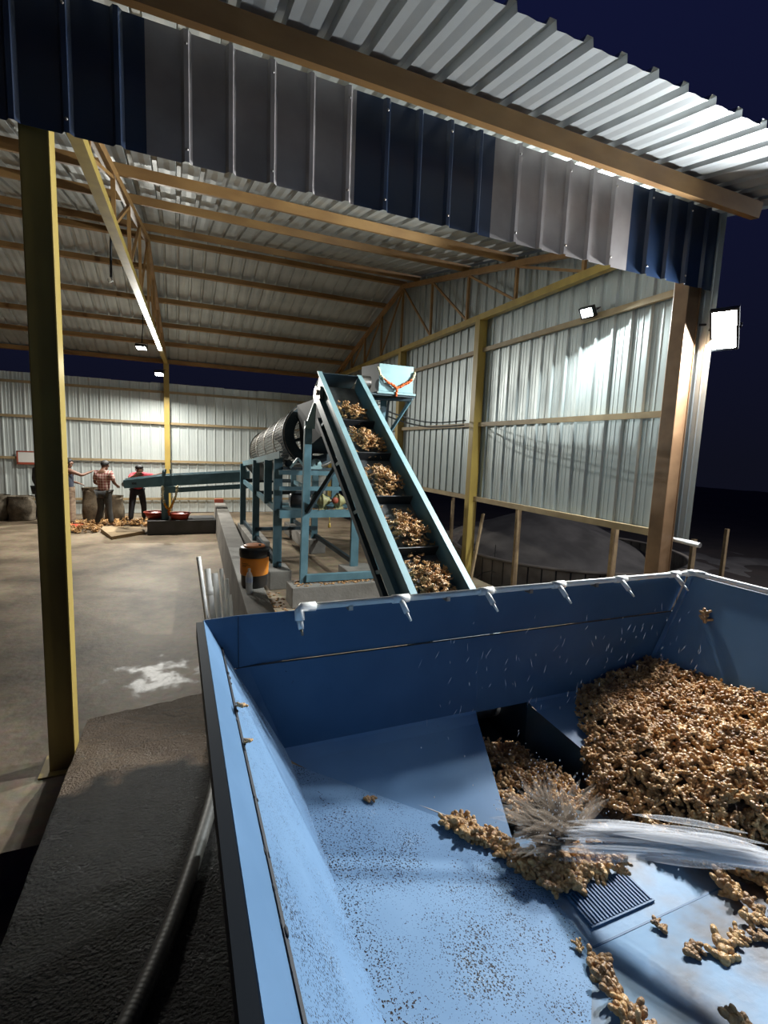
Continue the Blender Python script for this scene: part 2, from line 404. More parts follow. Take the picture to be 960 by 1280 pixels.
def tank_mat():
    mt = bpy.data.materials.new('cast_cement_ring_segments'); mt.use_nodes = True
    n = mt.node_tree.nodes; l = mt.node_tree.links; b = n['Principled BSDF']; b.inputs['Roughness'].default_value = 0.85
    t = n.new('ShaderNodeTexCoord')
    n1 = n.new('ShaderNodeTexNoise'); n1.inputs['Scale'].default_value = 3; n1.inputs['Detail'].default_value = 6
    l.new(t.outputs['Object'], n1.inputs['Vector'])
    cr_ = n.new('ShaderNodeValToRGB'); e = cr_.color_ramp.elements
    e[0].position = 0.3; e[0].color = (0.10,0.08,0.065,1); e[1].position = 0.7; e[1].color = (0.24,0.20,0.165,1)
    l.new(n1.outputs['Fac'], cr_.inputs[0]); l.new(cr_.outputs[0], b.inputs['Base Color'])
    return mt
M['tank'] = tank_mat()

# ---------------------------------------------------------------- corrugated sheet
PITCH_R = 0.26
def rib_profile(h=0.026, plain=False):
    if plain == 'wide': return [(0,0),(0.062,0.005),(0.124,0.0),(0.186,0.005),(0.200,h),(0.246,h)]
    if plain: return [(0,0),(0.196,0),(0.213,h),(0.239,h)]
    return [(0,0),(0.055,0),(0.062,0.004),(0.072,0.004),(0.079,0),(0.125,0),(0.132,0.004),(0.142,0.004),(0.149,0),(0.196,0),(0.213,h),(0.239,h)]
def sheet(mb, o, u, v, nrm, width, length, h=0.026, phase=0.0, mi=0, jitter=0.0, seed=0, plain=False):
    """corrugated sheet: o corner, u across the ribs, v along them, ribs stand up along nrm"""
    o, u, v, nrm = Vector(o), Vector(u).normalized(), Vector(v).normalized(), Vector(nrm).normalized()
    pts = []
    k = -1
    while True:
        base = k*PITCH_R - phase
        if base > width: break
        for (a, b) in rib_profile(h, plain):
            x = base + a
            if 0 <= x <= width: pts.append((x, b))
        k += 1
    if pts[0][0] > 1e-6: pts.insert(0, (0, pts[0][1]))
    if pts[-1][0] < width - 1e-6: pts.append((width, pts[-1][1]))
    r = random.Random(seed)
    vs = []
    off = {}
    for (x, b) in pts:
        kk = int((x+phase)/1.04)
        if kk not in off: off[kk] = (r.uniform(-jitter, jitter), r.uniform(-jitter, jitter)*0.6)
        vs.append(o+u*x+nrm*b - v*off[kk][0])
        vs.append(o+u*x+nrm*b+v*(length+off[kk][1]))
    fs = [(2*i, 2*i+2, 2*i+3, 2*i+1) for i in range(len(pts)-1)]
    mb.add(vs, fs, mi)
    return mb

# ---------------------------------------------------------------- lamps
def flood_lamp(name, loc, aim, wd, ht, power, label, colr=(0.90,0.95,1.0), support=None, group=None):
    loc = Vector(loc); d = (Vector(aim)-loc).normalized()
    root = empty(name, loc, label, 'lamp', group)
    q = d.to_track_quat('-Z', 'Y')
    R3 = q.to_matrix()
    def L(x, y, z): return R3 @ Vector((x, y, z))
    def lbox(mb, lo, hi, mi=0):
        pts = [L(x, y, z) for z in (lo[2], hi[2]) for (x, y) in ((lo[0],lo[1]),(hi[0],lo[1]),(hi[0],hi[1]),(lo[0],hi[1]))]
        mb.add(pts, [(0,3,2,1),(4,5,6,7),(0,1,5,4),(1,2,6,5),(2,3,7,6),(3,0,4,7)], mi)
    b = MB(); lbox(b, (-wd/2-.02,-ht/2-.02,0.004), (wd/2+.02,ht/2+.02,0.05))
    for k in range(5): lbox(b, (-wd*.4+k*wd*.2-.004,-ht*.4,0.05), (-wd*.4+k*wd*.2+.004,ht*.4,0.07))
    for (a0,a1,b0,b1) in ((-wd/2-.02,wd/2+.02,ht/2,ht/2+.02),(-wd/2-.02,wd/2+.02,-ht/2-.02,-ht/2),(-wd/2-.02,-wd/2,-ht/2,ht/2),(wd/2,wd/2+.02,-ht/2,ht/2)):
        lbox(b, (a0,b0,-0.008), (a1,b1,0.004))
    b.build('casing', M['lamp_body'], root)
    e = MB(); lbox(e, (-wd/2,-ht/2,-0.002), (wd/2,ht/2,0.004)); e.build('lens', M['lens'], root)
    y = MB()
    if support:
        s = Vector(support)-loc
        y.tube([L(wd/2+.03,0,0.03), L(wd/2+.03,0,0.12), L(0,0,0.13)], 0.008, 6)
        y.tube([L(-wd/2-.03,0,0.03), L(-wd/2-.03,0,0.12), L(0,0,0.13)], 0.008, 6)
        y.tube([L(0,0,0.13), s], 0.012, 6)
    else:
        y.tube([L(0,0,0.05), L(0,0,0.12)], 0.012, 6)
    y.build('bracket', M['lamp_body'], root)
    ld = bpy.data.lights.new(name+'_light', 'AREA'); ld.shape = 'RECTANGLE'; ld.size = wd*0.95; ld.size_y = ht*0.95
    ld.energy = power; ld.color = colr
    lo = bpy.data.objects.new(name+'_light', ld); link(lo, root)
    lo.matrix_local = Matrix.Translation(d*0.012) @ q.to_matrix().to_4x4()
    return root

flood_lamp('floodlight', (5.0,3.38,3.505), (1.8,1.8,0.9), 0.20, 0.38, 330,
    'largest glaring white floodlight, fixed to the outer column right of the blue hopper', support=(4.96,3.62,3.60))
flood_lamp('floodlight', (4.80,5.02,4.02), (2.0,4.6,2.3), 0.16, 0.10, 290,
    'small bright floodlight on the upper rail of the tall metal side wall', colr=(0.92,1.0,0.98), support=(4.94,5.10,4.04))
flood_lamp('floodlight', (-0.74,13.3,4.36), (-1.0,12.0,0.4), 0.20, 0.15, 300,
    'lit lamp hanging on a thin rod below the inner roof truss', colr=(1.0,0.98,0.90), support=(-0.70,13.35,4.9))
flood_lamp('floodlight', (-0.42,15.2,4.02), (-0.6,13.4,0.0), 0.20, 0.15, 240,
    'lit lamp beside the top of the back wall column', colr=(1.0,0.98,0.90), support=(-0.26,15.9,4.25))

yl = bpy.data.lights.new('added_fill_light', 'AREA'); yl.shape = 'RECTANGLE'; yl.size = 0.4; yl.size_y = 0.3; yl.energy = 260; yl.color = (0.93,0.96,1.0)  # unseen light added off to the right so the round tank is lit
ylo = bpy.data.objects.new('added_fill_light', yl); ylo.location = (11.5,2.2,4.6); ylo.rotation_euler = (Vector((7.2,6.5,0))-Vector((11.5,2.2,4.6))).to_track_quat('-Z','Y').to_euler(); COL.objects.link(ylo)

# ================================================================ STRUCTURE
b = MB(); b.add([(-9,2.93,0),(-0.62,2.93,0),(4.88,2.93,0),(4.88,16.7,0),(-9,16.7,0)], [(0,1,2,3,4)])
b.add([(-9,2.93,-0.3),(4.88,2.93,-0.3),(4.88,2.93,0),(-9,2.93,0)], [(0,1,2,3)])
b.add([(4.88,2.93,-0.3),(4.88,16.7,-0.3),(4.88,16.7,0),(4.88,2.93,0)], [(0,1,2,3)])
tag(b.build('floor', M['floor']), kind='structure')
b = MB()
def gfn(a, c):
    x, y = -40+a*90, -10+c*70
    return (x, y, -0.3 + 0.10*noise.noise(Vector((x*.4, y*.4, 0))))
b.grid(gfn, 90, 70)
tag(b.build('ground', M['ground']), kind='structure')

# back wall of sheet
b = MB(); sheet(b, (-9,16.52,0.02), (1,0,0), (0,0,1), (0,-1,0), 14.1, 3.9, jitter=0.02, seed=3)
tag(b.build('wall_back', M['galv_lit']), kind='structure')
# right wall: follows the gable, open below
b = MB()
RB, RF = -0.269, 0.2
def roof_z(y): return 6.14+RB*(y-10.85) if y > 10.85 else 6.14-RF*(10.85-y)
def wall_right():
    ys = []; k = 0
    y = 3.48
    while y < 16.55:
        for (a, h) in rib_profile(0.026):
            if y+a < 16.55: ys.append((y+a, h))
        y += PITCH_R
    vs = []
    for (yy, h) in ys:
        zt = roof_z(yy)-0.03
        vs += [(4.99-h, yy, 1.38), (4.99-h, yy, zt)]
    b.add(vs, [(2*i, 2*i+1, 2*i+3, 2*i+2) for i in range(len(ys)-1)])
wall_right()
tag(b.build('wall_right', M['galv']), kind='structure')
# roof
b = MB()
sb = Vector((0, 5.85, RB*5.85)); sf = Vector((0, -8.45, -RF*8.45))
sheet(b, (-9,10.85,6.17), (1,0,0), sb, (0,0.26,1), 14.3, sb.length, h=0.036, plain='wide')
sheet(b, (-9,10.85,6.17), (1,0,0), sf, (0,-0.2,1), 14.3, sf.length, h=0.042, jitter=0.012, seed=5, plain='wide')
tag(b.build('ceiling', M['galv_roof']), kind='structure')

# purlins
def purlin(y, label, wd=0.06, ht=0.11, x0=-9.0, x1=5.02, dz=0.0):
    root = MB()
    z = roof_z(y) - 0.005 - ht/2 + dz
    nrm = (0, -RB, 1) if y > 10.85 else (0, -RF, 1)
    r = random.Random(int(y*10))
    n = 14; pts = []
    for i in range(n+1):
        pts.append(Vector((x0+(x1-x0)*i/n, y, z+r.uniform(-.003,.003))))
    for i in range(n):
        root.bar(pts[i], pts[i+1], wd, ht, nrm)
    o = root.build('roof_purlin', M['purlin'])
    tag(o, label, 'purlin', 'roof purlins')
    return o
purlin(3.22, 'thick ochre purlin under the overhanging roof edge, in front of the hanging panels', 0.08, 0.13)
purlin(4.45, 'roof purlin hidden just behind the striped hanging panels')
purlin(5.65, 'roof purlin closest behind the striped hanging panels, mostly covered')
purlin(6.85, 'dark roof purlin, first one seen below the lower edge of the hanging panels', 0.07, 0.12)
purlin(8.25, 'brown roof purlin, second one below the hanging panels on the near slope')
purlin(10.30, 'ridge purlin on the near side of the roof ridge, reddish brown')
purlin(10.98, 'ridge purlin on the far side of the roof ridge')
purlin(11.95, 'roof purlin on the far slope, first below the ridge pair')
purlin(13.15, 'roof purlin on the far slope, second below the ridge pair')
purlin(14.30, 'roof purlin on the far slope, third below the ridge pair')
purlin(15.35, 'roof purlin on the far slope, fourth below the ridge pair')
purlin(16.50, 'lowest roof purlin, running above the dark gap over the back wall')

# columns
def column(x, y, z0, z1, wd, label, matl=None, x1=None):
    root = empty('steel_column', (x, y, z0), label, 'column')
    bb = MB()
    # two channels welded face to face
    t = wd/2
    bb.bar((0,0,0), ((x1-x) if x1 else 0, 0, z1-z0), wd, wd, (0,1,0))
    bb.build('shaft', matl or M['column'], root, bevel=0.008)
    c = MB()
    c.bar((t-0.004,-t-0.005,0.012), (t-0.004,-t-0.005,z1-z0), 0.008, 0.012, (0,1,0))  # lip added to throw shade across the column's front face
    c.build('shade_lip', matl or M['column'], root)
    p = MB(); p.box((-wd*.85,-wd*.85,0), (wd*.85,wd*.85,0.012)); p.build('base_plate', M['column'], root)
    return root
column(-0.725, 3.66, 0.0, 4.60, 0.15, 'tall mustard column with a black shaded face, nearest on the left', M['column'])
column(-0.26, 16.36, 0, 4.5, 0.15, 'mustard column against the middle of the back wall')
column(4.88, 16.36, 0, 4.5, 0.15, 'column in the far right corner behind the conveyor')
column(4.88, 10.80, -0.3, 4.5, 0.15, 'column on the right wall just behind the garlanded motor box')
column(4.88, 7.55, -0.3, 4.5, 0.15, 'mustard column on the right wall between conveyor and blue hopper')
column(4.86, 3.72, -0.3, 4.62, 0.17, 'brown outer column beside the glaring floodlight', M['brown_col'])

# trusses
def truss(xa, xb, label, up_to=None):
    root = empty('roof_truss', ((xa+xb)/2, 10.85, 4.5), label, 'truss')
    off = Vector(root.location)
    def X(y): return xa+(xb-xa)*(y-3.6)/(16.4-3.6)
    def P(y, z): return Vector((X(y), y, z))-off
    c = MB(); c.bar(P(3.65,4.52), P(16.4,4.52), 0.10, 0.10); c.build('bottom_chord', M['column'], root)
    c = MB()
    c.bar(P(3.6,roof_z(3.6)-0.17), P(10.85,6.14-0.19), 0.08, 0.09)
    c.bar(P(10.85,6.14-0.19), P(16.4,roof_z(16.4)-0.16), 0.08, 0.09)
    c.build('top_chord', M['purlin'], root)
    ys = [5.2, 6.6, 8.0, 9.4, 10.85, 12.1, 13.3, 14.4, 15.4]
    for i, y in enumerate(ys):
        c = MB(); c.bar(P(y,4.56), P(y,roof_z(y)-0.2), 0.045, 0.045, (0,1,0)); c.build('upright', M['purlin'], root)
    for i in range(len(ys)-1):
        y0, y1 = ys[i], ys[i+1]
        c = MB()
        if y1 <= 10.85: c.bar(P(y0,4.56), P(y1,roof_z(y1)-0.22), 0.035, 0.035, (0,1,0)) if False else c.bar(P(y1,roof_z(y1)-0.22), P(y0,4.58), 0.035, 0.035, (1,0,0))
        else: c.bar(P(y0,roof_z(y0)-0.22), P(y1,4.58), 0.035, 0.035, (1,0,0))
        c.build('diagonal', M['purlin'], root)
    return root
truss(-0.725, -0.26, 'inner roof truss running from the near left column to the back column')
truss(4.86, 4.86, 'roof truss along the top of the right wall')

# wall rails
def rail(a, b_, label, wd=0.05, ht=0.07):
    c = MB(); c.bar(a, b_, wd, ht); o = c.build('wall_rail', M['rail']); tag(o, label, 'rail', 'horizontal wall rails'); return o
for z, lab in ((3.66,'top rail of the back metal wall'),(2.74,'back wall rail at the second height from the top'),(1.60,'back wall rail just above the workers\' heads'),(0.45,'lowest rail of the back metal wall, behind the sacks')):
    rail((-9,16.45,z), (4.8,16.45,z), lab)
rail((4.92,3.8,3.98), (4.92,10.7,3.98), 'upper rail of the right wall below the truss')
rail((4.92,3.8,2.71), (4.92,16.3,2.71), 'middle rail of the right wall')
rail((4.92,3.8,1.40), (4.92,16.3,1.40), 'bottom rail along the lower edge of the right wall', 0.06, 0.08)

# hanging fascia panels
def fascia(x0, x1, mt, label, seed=0, zt=4.66, zb=3.92):
    c = MB(); sheet(c, (x0,3.56,zb), (1,0,0), (0,0,1), (0,-1,0), x1-x0, zt-zb, h=0.028, phase=0.0, plain=True)
    o = c.build('fascia_sheet', M[mt])
    s = o.modifiers.new('thickness', 'SOLIDIFY'); s.thickness = 0.0015
    tag(o, label, 'panel', 'hanging ribbed panels')
    x = x0+0.226
    while x < x1-0.02:
        for z in (zb+0.07, zt-0.08):
            k = MB(); k.lathe([(0.009,0),(0.009,-0.006),(0.0,-0.008)], 6, (x,3.532,z), 'y'); k.build('screw', M['steel'], o)
        x += PITCH_R*2
fascia(-1.30+0.0, -0.145, 'navy_plain', 'dark navy hanging panel above the near left column')
fascia(-4.0, -1.32, 'navy_plain', 'dark navy hanging panel at the far left edge of the picture')
fascia(-0.145, 1.18, 'grey_sheet', 'wide bare grey hanging panel with dark smudges, between two navy panels')
fascia(1.18, 2.33, 'navy_sheet', 'navy hanging panel with pale scuffs, in the middle of the row')
fascia(2.33, 3.82, 'grey_sheet', 'lighter bare grey hanging panel, right of the scuffed navy one')
fascia(3.82, 5.0, 'navy_sheet', 'navy hanging panel at the right end, beside the glaring floodlight')
c = MB(); c.bar((-4,3.62,4.5), (4.9,3.62,4.5), 0.06, 0.10); c.bar((-4,3.62,4.05), (4.9,3.62,4.05), 0.05, 0.05)
tag(c.build('eave_beam', M['purlin']), 'ochre eave beam carrying the hanging panels', 'beam')

# ================================================================ HOPPER
HOP = empty('wash_hopper', (1.8,1.2,0.3), 'large blue painted steel hopper with sloping sides in the foreground', 'hopper')
ho = Vector(HOP.location)
def HB(mb, name, mt, bevel=0.0, parent=HOP):
    mb.v = [tuple(Vector(p)-ho) for p in mb.v]
    return mb.build(name, mt, parent, bevel)
XL, XR, YB, YN, ZR = 0.11, 3.57, 2.46, 0.12, 1.35
XLc, XRc = 0.53, 3.12
def quad(mb, pts, mi=0, n=1): return mb.add(pts, [tuple(range(len(pts)))], mi)
def tquad(mb, a, b_, c_, d, t=0.006, mi=0):
    """plate with thickness t towards its back"""
    a, b_, c_, d = map(Vector, (a, b_, c_, d))
    nn = (b_-a).cross(d-a).normalized()*t
    vs = [a,b_,c_,d,a-nn,b_-nn,c_-nn,d-nn]
    return mb.add(vs, [(0,1,2,3),(7,6,5,4),(0,4,5,1),(1,5,6,2),(2,6,7,3),(3,7,4,0)], mi)
# back wall with discharge opening
b = MB()
tquad(b, (0.25,YB,ZR), (0.25+0.15,YB-0.012,1.09), (3.40,YB-0.012,1.09), (3.55,YB,ZR))
tquad(b, (0.30,YB-0.018,1.085), (XLc,2.42,0.56), (1.70,2.42,0.56), (1.70,YB-0.018,1.085))
tquad(b, (1.70,YB-0.018,1.085), (1.70,2.42,0.60), (2.10,2.42,0.60), (2.10,YB-0.018,1.085))
tquad(b, (2.10,YB-0.018,1.085), (2.10,2.42,0.56), (XRc,2.42,0.56), (3.44,YB-0.018,1.085))
# chamfer at back-left
tquad(b, (XL,YB-0.02,ZR), (0.245,YB-0.03,1.09), (0.40,YB-0.012,1.09), (0.25,YB,ZR))
tquad(b, (0.245,YB-0.036,1.085), (XLc-.02,2.415,0.56), (XLc,2.42,0.56), (0.32,YB-0.018,1.085))
HB(b, 'back_panel', M['blue_shaded'])
b = MB(); b.bar((0.26,YB-0.022,1.088), (3.42,YB-0.022,1.088), 0.006, 0.006); b.bar((0.272,YB-0.01,ZR), (0.272,YB-0.03,1.09), 0.003, 0.003, (1,0,0))
HB(b, 'seam', M['seam'])
# left wall, in two strips with the dark open joint between them
def lwx(z): return XLc-(z-0.57)*(XLc-XL)/(ZR-0.57)
b = MB()
tquad(b, (lwx(1.205),YN,1.205), (lwx(1.205),2.435,1.205), (XL,2.44,ZR), (XL,YN,ZR))
HB(b, 'left_upper_panel', M['blue'])
b = MB()
tquad(b, (XLc,YN,0.57), (XLc,2.42,0.57), (lwx(1.19),2.435,1.19), (lwx(1.19),YN,1.19))
HB(b, 'left_panel', M['blue_dirty'])
b = MB(); b.bar((lwx(1.198)-0.002,YN,1.198), (lwx(1.198)-0.002,2.43,1.198), 0.008, 0.020, (0.5,0,1))
r = random.Random(3)
for i in range(40):
    y = r.uniform(0.6,2.3); b.blob((lwx(1.2)+r.uniform(-.004,.008), y, 1.2+r.uniform(-.004,.008)), (r.uniform(.002,.006), r.uniform(.005,.02), r.uniform(.002,.005)), 1, 0, .3, i)
HB(b, 'open_joint', M['seam'])
# outer lip
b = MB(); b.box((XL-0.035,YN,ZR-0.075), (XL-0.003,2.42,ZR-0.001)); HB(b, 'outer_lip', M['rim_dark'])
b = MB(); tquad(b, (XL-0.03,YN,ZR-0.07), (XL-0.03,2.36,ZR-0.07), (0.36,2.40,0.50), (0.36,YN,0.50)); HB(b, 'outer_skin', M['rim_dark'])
# right wall
b = MB(); tquad(b, (XRc,2.42,0.57), (XRc,YN,0.57), (XR,YN,ZR), (XR,2.44,ZR)); HB(b, 'right_panel', M['blue'])
b = MB(); b.bar((XR-0.02,2.425,ZR-0.01), (XRc-0.01,2.40,0.58), 0.02, 0.03, (0,1,0)); HB(b, 'corner_angle', M['blue'])
b = MB(); b.box((XR+0.003,YN,ZR-0.075), (XR+0.035,2.46,ZR-0.001)); HB(b, 'outer_lip', M['teal_dark'])
# near wall
b = MB(); tquad(b, (XL,YN,ZR), (XR,YN,ZR), (XRc,0.50,0.54), (XLc,0.50,0.54)); HB(b, 'near_panel', M['blue'])
# floor planes
ZB = 0.40
def z_left(x): return 0.57-(x-XLc)*0.195
def z_back(y): return 0.59-(2.42-y)*0.26
def z_near(y): return ZB+0.21*(1.16-y)
def z_right(x): return 0.57-(XRc-x)*0.2
def hop_z(x, y):
    z = max(z_left(x), z_right(x), z_back(y), z_near(y), ZB)
    if x < XLc: z = max(z, 0.57+(XLc-x)*1.857)
    if x > XRc: z = max(z, 0.57+(x-XRc)*1.733)
    return z
def fill_grid(mb, pred_poly, n=0): pass
# left slope: bounded by crease, back valley, floor, near valley
xb = XLc+(0.57-ZB)/0.195      # 1.402
def ybv(x): return 2.42-(0.59-z_left(x))/0.26   # valley with the back slope
def ynv(x): return 1.16-(z_left(x)-ZB)/0.21
b = MB()
xs = [XLc+(xb-XLc)*i/10 for i in range(11)]
for i in range(10):
    a, c_ = xs[i], xs[i+1]
    b.add([(a,max(ynv(a),0.50),z_left(a)),(c_,max(ynv(c_),0.5),z_left(c_)),(c_,ybv(c_),z_left(c_)),(a,ybv(a),z_left(a))], [(0,1,2,3)])
b.add([(XLc,0.3,0.57),(XLc,0.50,0.57),(xs[3],0.5,z_left(xs[3]))], [(0,1,2)])
HB(b, 'left_slope', M['blue_dirty'])
# back slope left of the slot, with rounded top
b = MB()
yb2 = 1.69
def bs(x0t, x1t, x0b, x1b):
    top = [(2.425,0.615),(2.41,0.600),(2.385,0.588),(2.35,z_back(2.35))]
    rows = top+[(2.1,z_back(2.1)),(1.9,z_back(1.9)),(yb2,z_back(yb2))]
    vs = []
    for (y, z) in rows:
        t = (2.42-y)/(2.42-yb2); t = max(t, 0)
        vs += [(x0t+(x0b-x0t)*t, y, z), (x1t+(x1b-x1t)*t, y, z)]
    b.add(vs, [(2*i, 2*i+2, 2*i+3, 2*i+1) for i in range(len(rows)-1)], 0, False)
bs(XLc-0.06, 1.70, xb-0.2, 1.44)
HB(b, 'back_slope', M['blue'])
b = MB(); bs(2.10, XRc, 2.27, 2.27+0.0)
HB(b, 'back_slope', M['blue'])
# slot channel walls and bed
def zc(y): return 0.385-0.13*(y-yb2)/(2.42-yb2)
b = MB()
b.add([(1.44,yb2,ZB),(1.70,2.42,0.59),(1.70,2.42,zc(2.42)),(1.44,yb2,zc(yb2))], [(0,1,2,3)])
b.add([(2.27,yb2,ZB),(2.10,2.42,0.59),(2.10,2.42,zc(2.42)),(2.27,yb2,zc(yb2))], [(3,2,1,0)])
b.add([(1.44,yb2,zc(yb2)),(2.27,yb2,zc(yb2)),(2.10,2.42,zc(2.42)),(1.70,2.42,zc(2.42))], [(0,1,2,3)])
b.add([(1.70,2.42,zc(2.42)),(2.10,2.42,zc(2.42)),(2.10,2.62,0.22),(1.70,2.62,0.22)], [(0,1,2,3)])
b.add([(1.66,2.45,0.2),(2.14,2.45,0.2),(2.14,2.45,0.62),(1.66,2.45,0.62),(1.66,3.0,0.2),(2.14,3.0,0.2),(2.14,3.0,0.9),(1.66,3.0,0.9)], [(0,3,7,4),(1,5,6,2),(4,7,6,5),(0,4,5,1),(3,2,6,7)])
HB(b, 'discharge_channel', M['teal_dark'])
# flat bottom and near slope
b = MB()
b.add([(xb-.15,1.15,ZB-.0005),(2.27,1.15,ZB-.0005),(2.27,yb2,ZB),(xb-.15,yb2,ZB-.0005)], [(0,1,2,3)])
HB(b, 'bottom_plate', M['blue_wet'])
b = MB()
xn0 = XLc
b.add([(xb-0.15,1.16,ZB-.001),(XLc-.03,0.5,z_near(0.5)),(3.0,0.5,z_near(.5)),(2.27,1.16,ZB)], [(0,1,2,3)])
HB(b, 'near_slope', M['blue_wet'])
b = MB()
b.add([(2.27,yb2,ZB),(2.27,1.16,ZB),(3.0,0.5,z_near(.5)),(XRc,0.3,0.57),(XRc,2.42,0.57)], [(0,1,2,3,4)])
HB(b, 'right_slope', M['blue_wet'])
b = MB(); b.bar((xb,1.158,ZB+0.001), (2.2,1.158,ZB), 0.007, 0.003); HB(b, 'weld_seam', M['blue_shaded'])
b = MB(); b.bar((XLc,2.42,0.575), (xb-0.17,1.84,z_back(1.84)+.001), 0.005, 0.004)
HB(b, 'weld_seam', M['steel'])
# grating
gx0, gx1, gy0, gy1 = 1.46, 1.78, 1.22, 1.36
b = MB(); b.box((gx0,gy0,ZB+0.0005), (gx1,gy1,ZB+0.003)); gr = HB(b, 'drain_grate', M['slot_shadow'])  # dark plate paints the shade below the grate slots
b = MB()
n = 19
for i in range(n+1):
    x = gx0+(gx1-gx0)*i/n; b.box((x-0.0035,gy0,ZB+0.002), (x+0.0035,gy1,ZB+0.012))
b.box((gx0-.01,gy0-.008,ZB+.001), (gx1+.01,gy0,ZB+.009)); b.box((gx0-.01,gy1,ZB+.001), (gx1+.01,gy1+.008,ZB+.009))
HB(b, 'grate_bar', M['blue_shaded'], parent=gr)
# legs that carry the hopper
for (x, y) in ((0.45,2.3),(3.3,2.3),(0.45,0.3),(3.3,0.3)):
    b = MB(); b.channel((x,y,-0.3 if x > 1 else 0.02), (x,y,0.60), 0.05, 0.1, 0.008, (0,1,0)); HB(b, 'leg', M['teal_dark'])

# spray pipe
SP = empty('spray_pipe', (0.8,2.42,1.38), 'white plastic spray pipe with nozzles clipped along the hopper rim', 'pipe')
so = Vector(SP.location)
def SB(mb, name, mt, parent=SP):
    mb.v = [tuple(Vector(p)-so) for p in mb.v]; return mb.build(name, mt, parent)
PY, PZ = 2.43, 1.375
pr_ = 0.0185
b = MB(); b.tube([(0.60,PY,PZ),(3.55,PY,PZ),(3.585,PY-0.035,PZ),(3.585,0.3,PZ)], pr_, 12); SB(b, 'pipe', M['pvc'])
b = MB(); b.tube([(0.66,PY,PZ),(0.585,PY,PZ),(0.572,PY-0.012,PZ-0.012),(0.572,PY-0.03,PZ-0.06)], 0.025, 12); SB(b, 'elbow', M['pvc'])
b = MB(); b.tube([(3.50,PY,PZ),(3.57,PY,PZ),(3.585,PY-0.02,PZ),(3.585,PY-0.09,PZ)], 0.025, 12); SB(b, 'elbow', M['pvc'])
def nozzle(x):
    b = MB(); b.tube([(x,PY-0.01,PZ-0.005),(x+0.01,PY-0.07,PZ-0.06)], 0.016, 10)
    nz = SB(b, 'nozzle', M['pvc'])
    b = MB(); b.tube([(x+0.01,PY-0.07,PZ-0.06),(x+0.018,PY-0.11,PZ-0.095)], [0.009,0.006], 8)
    SB(b, 'nozzle_tip', M['pvc'], nz)
b = MB(); b.tube([(0.572,PY-0.03,PZ-0.06),(0.575,PY-0.05,PZ-0.10)], [0.018,0.014], 10); nz = SB(b, 'nozzle', M['pvc'])
b = MB(); b.tube([(0.575,PY-0.05,PZ-0.10),(0.58,PY-0.06,PZ-0.13)], [0.008,0.006], 8); SB(b, 'nozzle_tip', M['steel'], nz)
for x in (1.15, 1.72, 2.28, 2.83, 3.37):
    b = MB(); b.tube([(x-0.05,PY,PZ),(x+0.05,PY,PZ)], 0.0245, 12); SB(b, 'tee_fitting', M['pvc'])
    nozzle(x)
for x in (0.85, 1.45, 2.05, 2.6):
    b = MB(); b.box((x-0.012,PY-0.022,PZ-0.035), (x+0.012,PY+0.03,PZ-0.01)); SB(b, 'clip', M['steel'])

# ================================================================ GINGER
def ginger_mesh(seed, sub, knobs=9, size=1.0):
    """a hand of ginger: a knobbly rhizome with blunt stubby fingers, one mesh"""
    r = random.Random(seed)
    vs0, fs0 = ICO[sub]
    mb = MB()
    def knob(c, d, ln, rad, k):
        d = d.normalized(); s = d.orthogonal().normalized(); s = Quaternion(d, r.uniform(0,6.28)) @ s; u = d.cross(s)
        out = []
        for p in vs0:
            q = Vector(p); kk = 1+0.16*noise.noise(q*1.6+Vector((seed*2.3, k*1.7, 0)))
            # rings on the skin
            kk *= 1+0.05*math.sin(q.x*9+k)
            out.append(c+(d*q.x*ln+s*q.y*rad*kk*1.05+u*q.z*rad*kk*0.9))
        mb.add(out, fs0, 0, True)
    pos = Vector((-0.035,0,0)); d = Vector((1, r.uniform(-.3,.3), 0)); k = 0
    nmain = max(2, knobs//3)
    for i in range(nmain):
        knob(pos, d, 0.022, 0.017, k); k += 1
        nf = 2 if k < knobs else 1
        for j in range(nf):
            side = 1 if (i+j) % 2 else -1
            fd = Vector((r.uniform(0.1,0.9), side*r.uniform(0.5,1.0), r.uniform(-.2,.55))).normalized()
            fp = pos+fd*0.021
            knob(fp, fd, 0.018, r.uniform(0.0115,0.014), k); k += 1
            if r.random() < 0.6:
                fd2 = (fd+Vector((r.uniform(-.5,.6), r.uniform(-.4,.4), r.uniform(-.1,.5)))*0.7).normalized()
                knob(fp+fd*0.010+fd2*0.012, fd2, 0.015, r.uniform(0.010,0.012), k); k += 1
        d = (d+Vector((0.2, r.uniform(-.6,.6), r.uniform(-.15,.2)))).normalized()
        pos = pos+d*0.027
    knob(pos, d, 0.020, 0.013, k)
    mb.v = [tuple(Vector(p)*size) for p in mb.v]
    return mb
GM = []
for i in range(8):
    o_ = ginger_mesh(100+i, 2, 9)
    me = bpy.data.meshes.new('ginger'); me.from_pydata(o_.v, [], o_.f); me.materials.append(M['ginger'] if i % 4 else M['ginger_dark'])
    me.polygons.foreach_set('use_smooth', [True]*len(o_.f)); GM.append(me)
LOWG = []
for i in range(6):
    o_ = ginger_mesh(200+i, 1, 7)
    LOWG.append((np.array(o_.v), np.array(o_.f)))

def ginger(loc, label, group=None, s=1.0, rot=None, variant=None, r=random):
    o = bpy.data.objects.new('ginger_rhizome', GM[r.randrange(8) if variant is None else variant])
    o.location = loc; o.scale = (s,s,s)
    o.rotation_euler = rot or (r.uniform(-.5,.5), r.uniform(-.5,.5), r.uniform(0,6.28))
    link(o); tag(o, label, 'ginger', group); return o

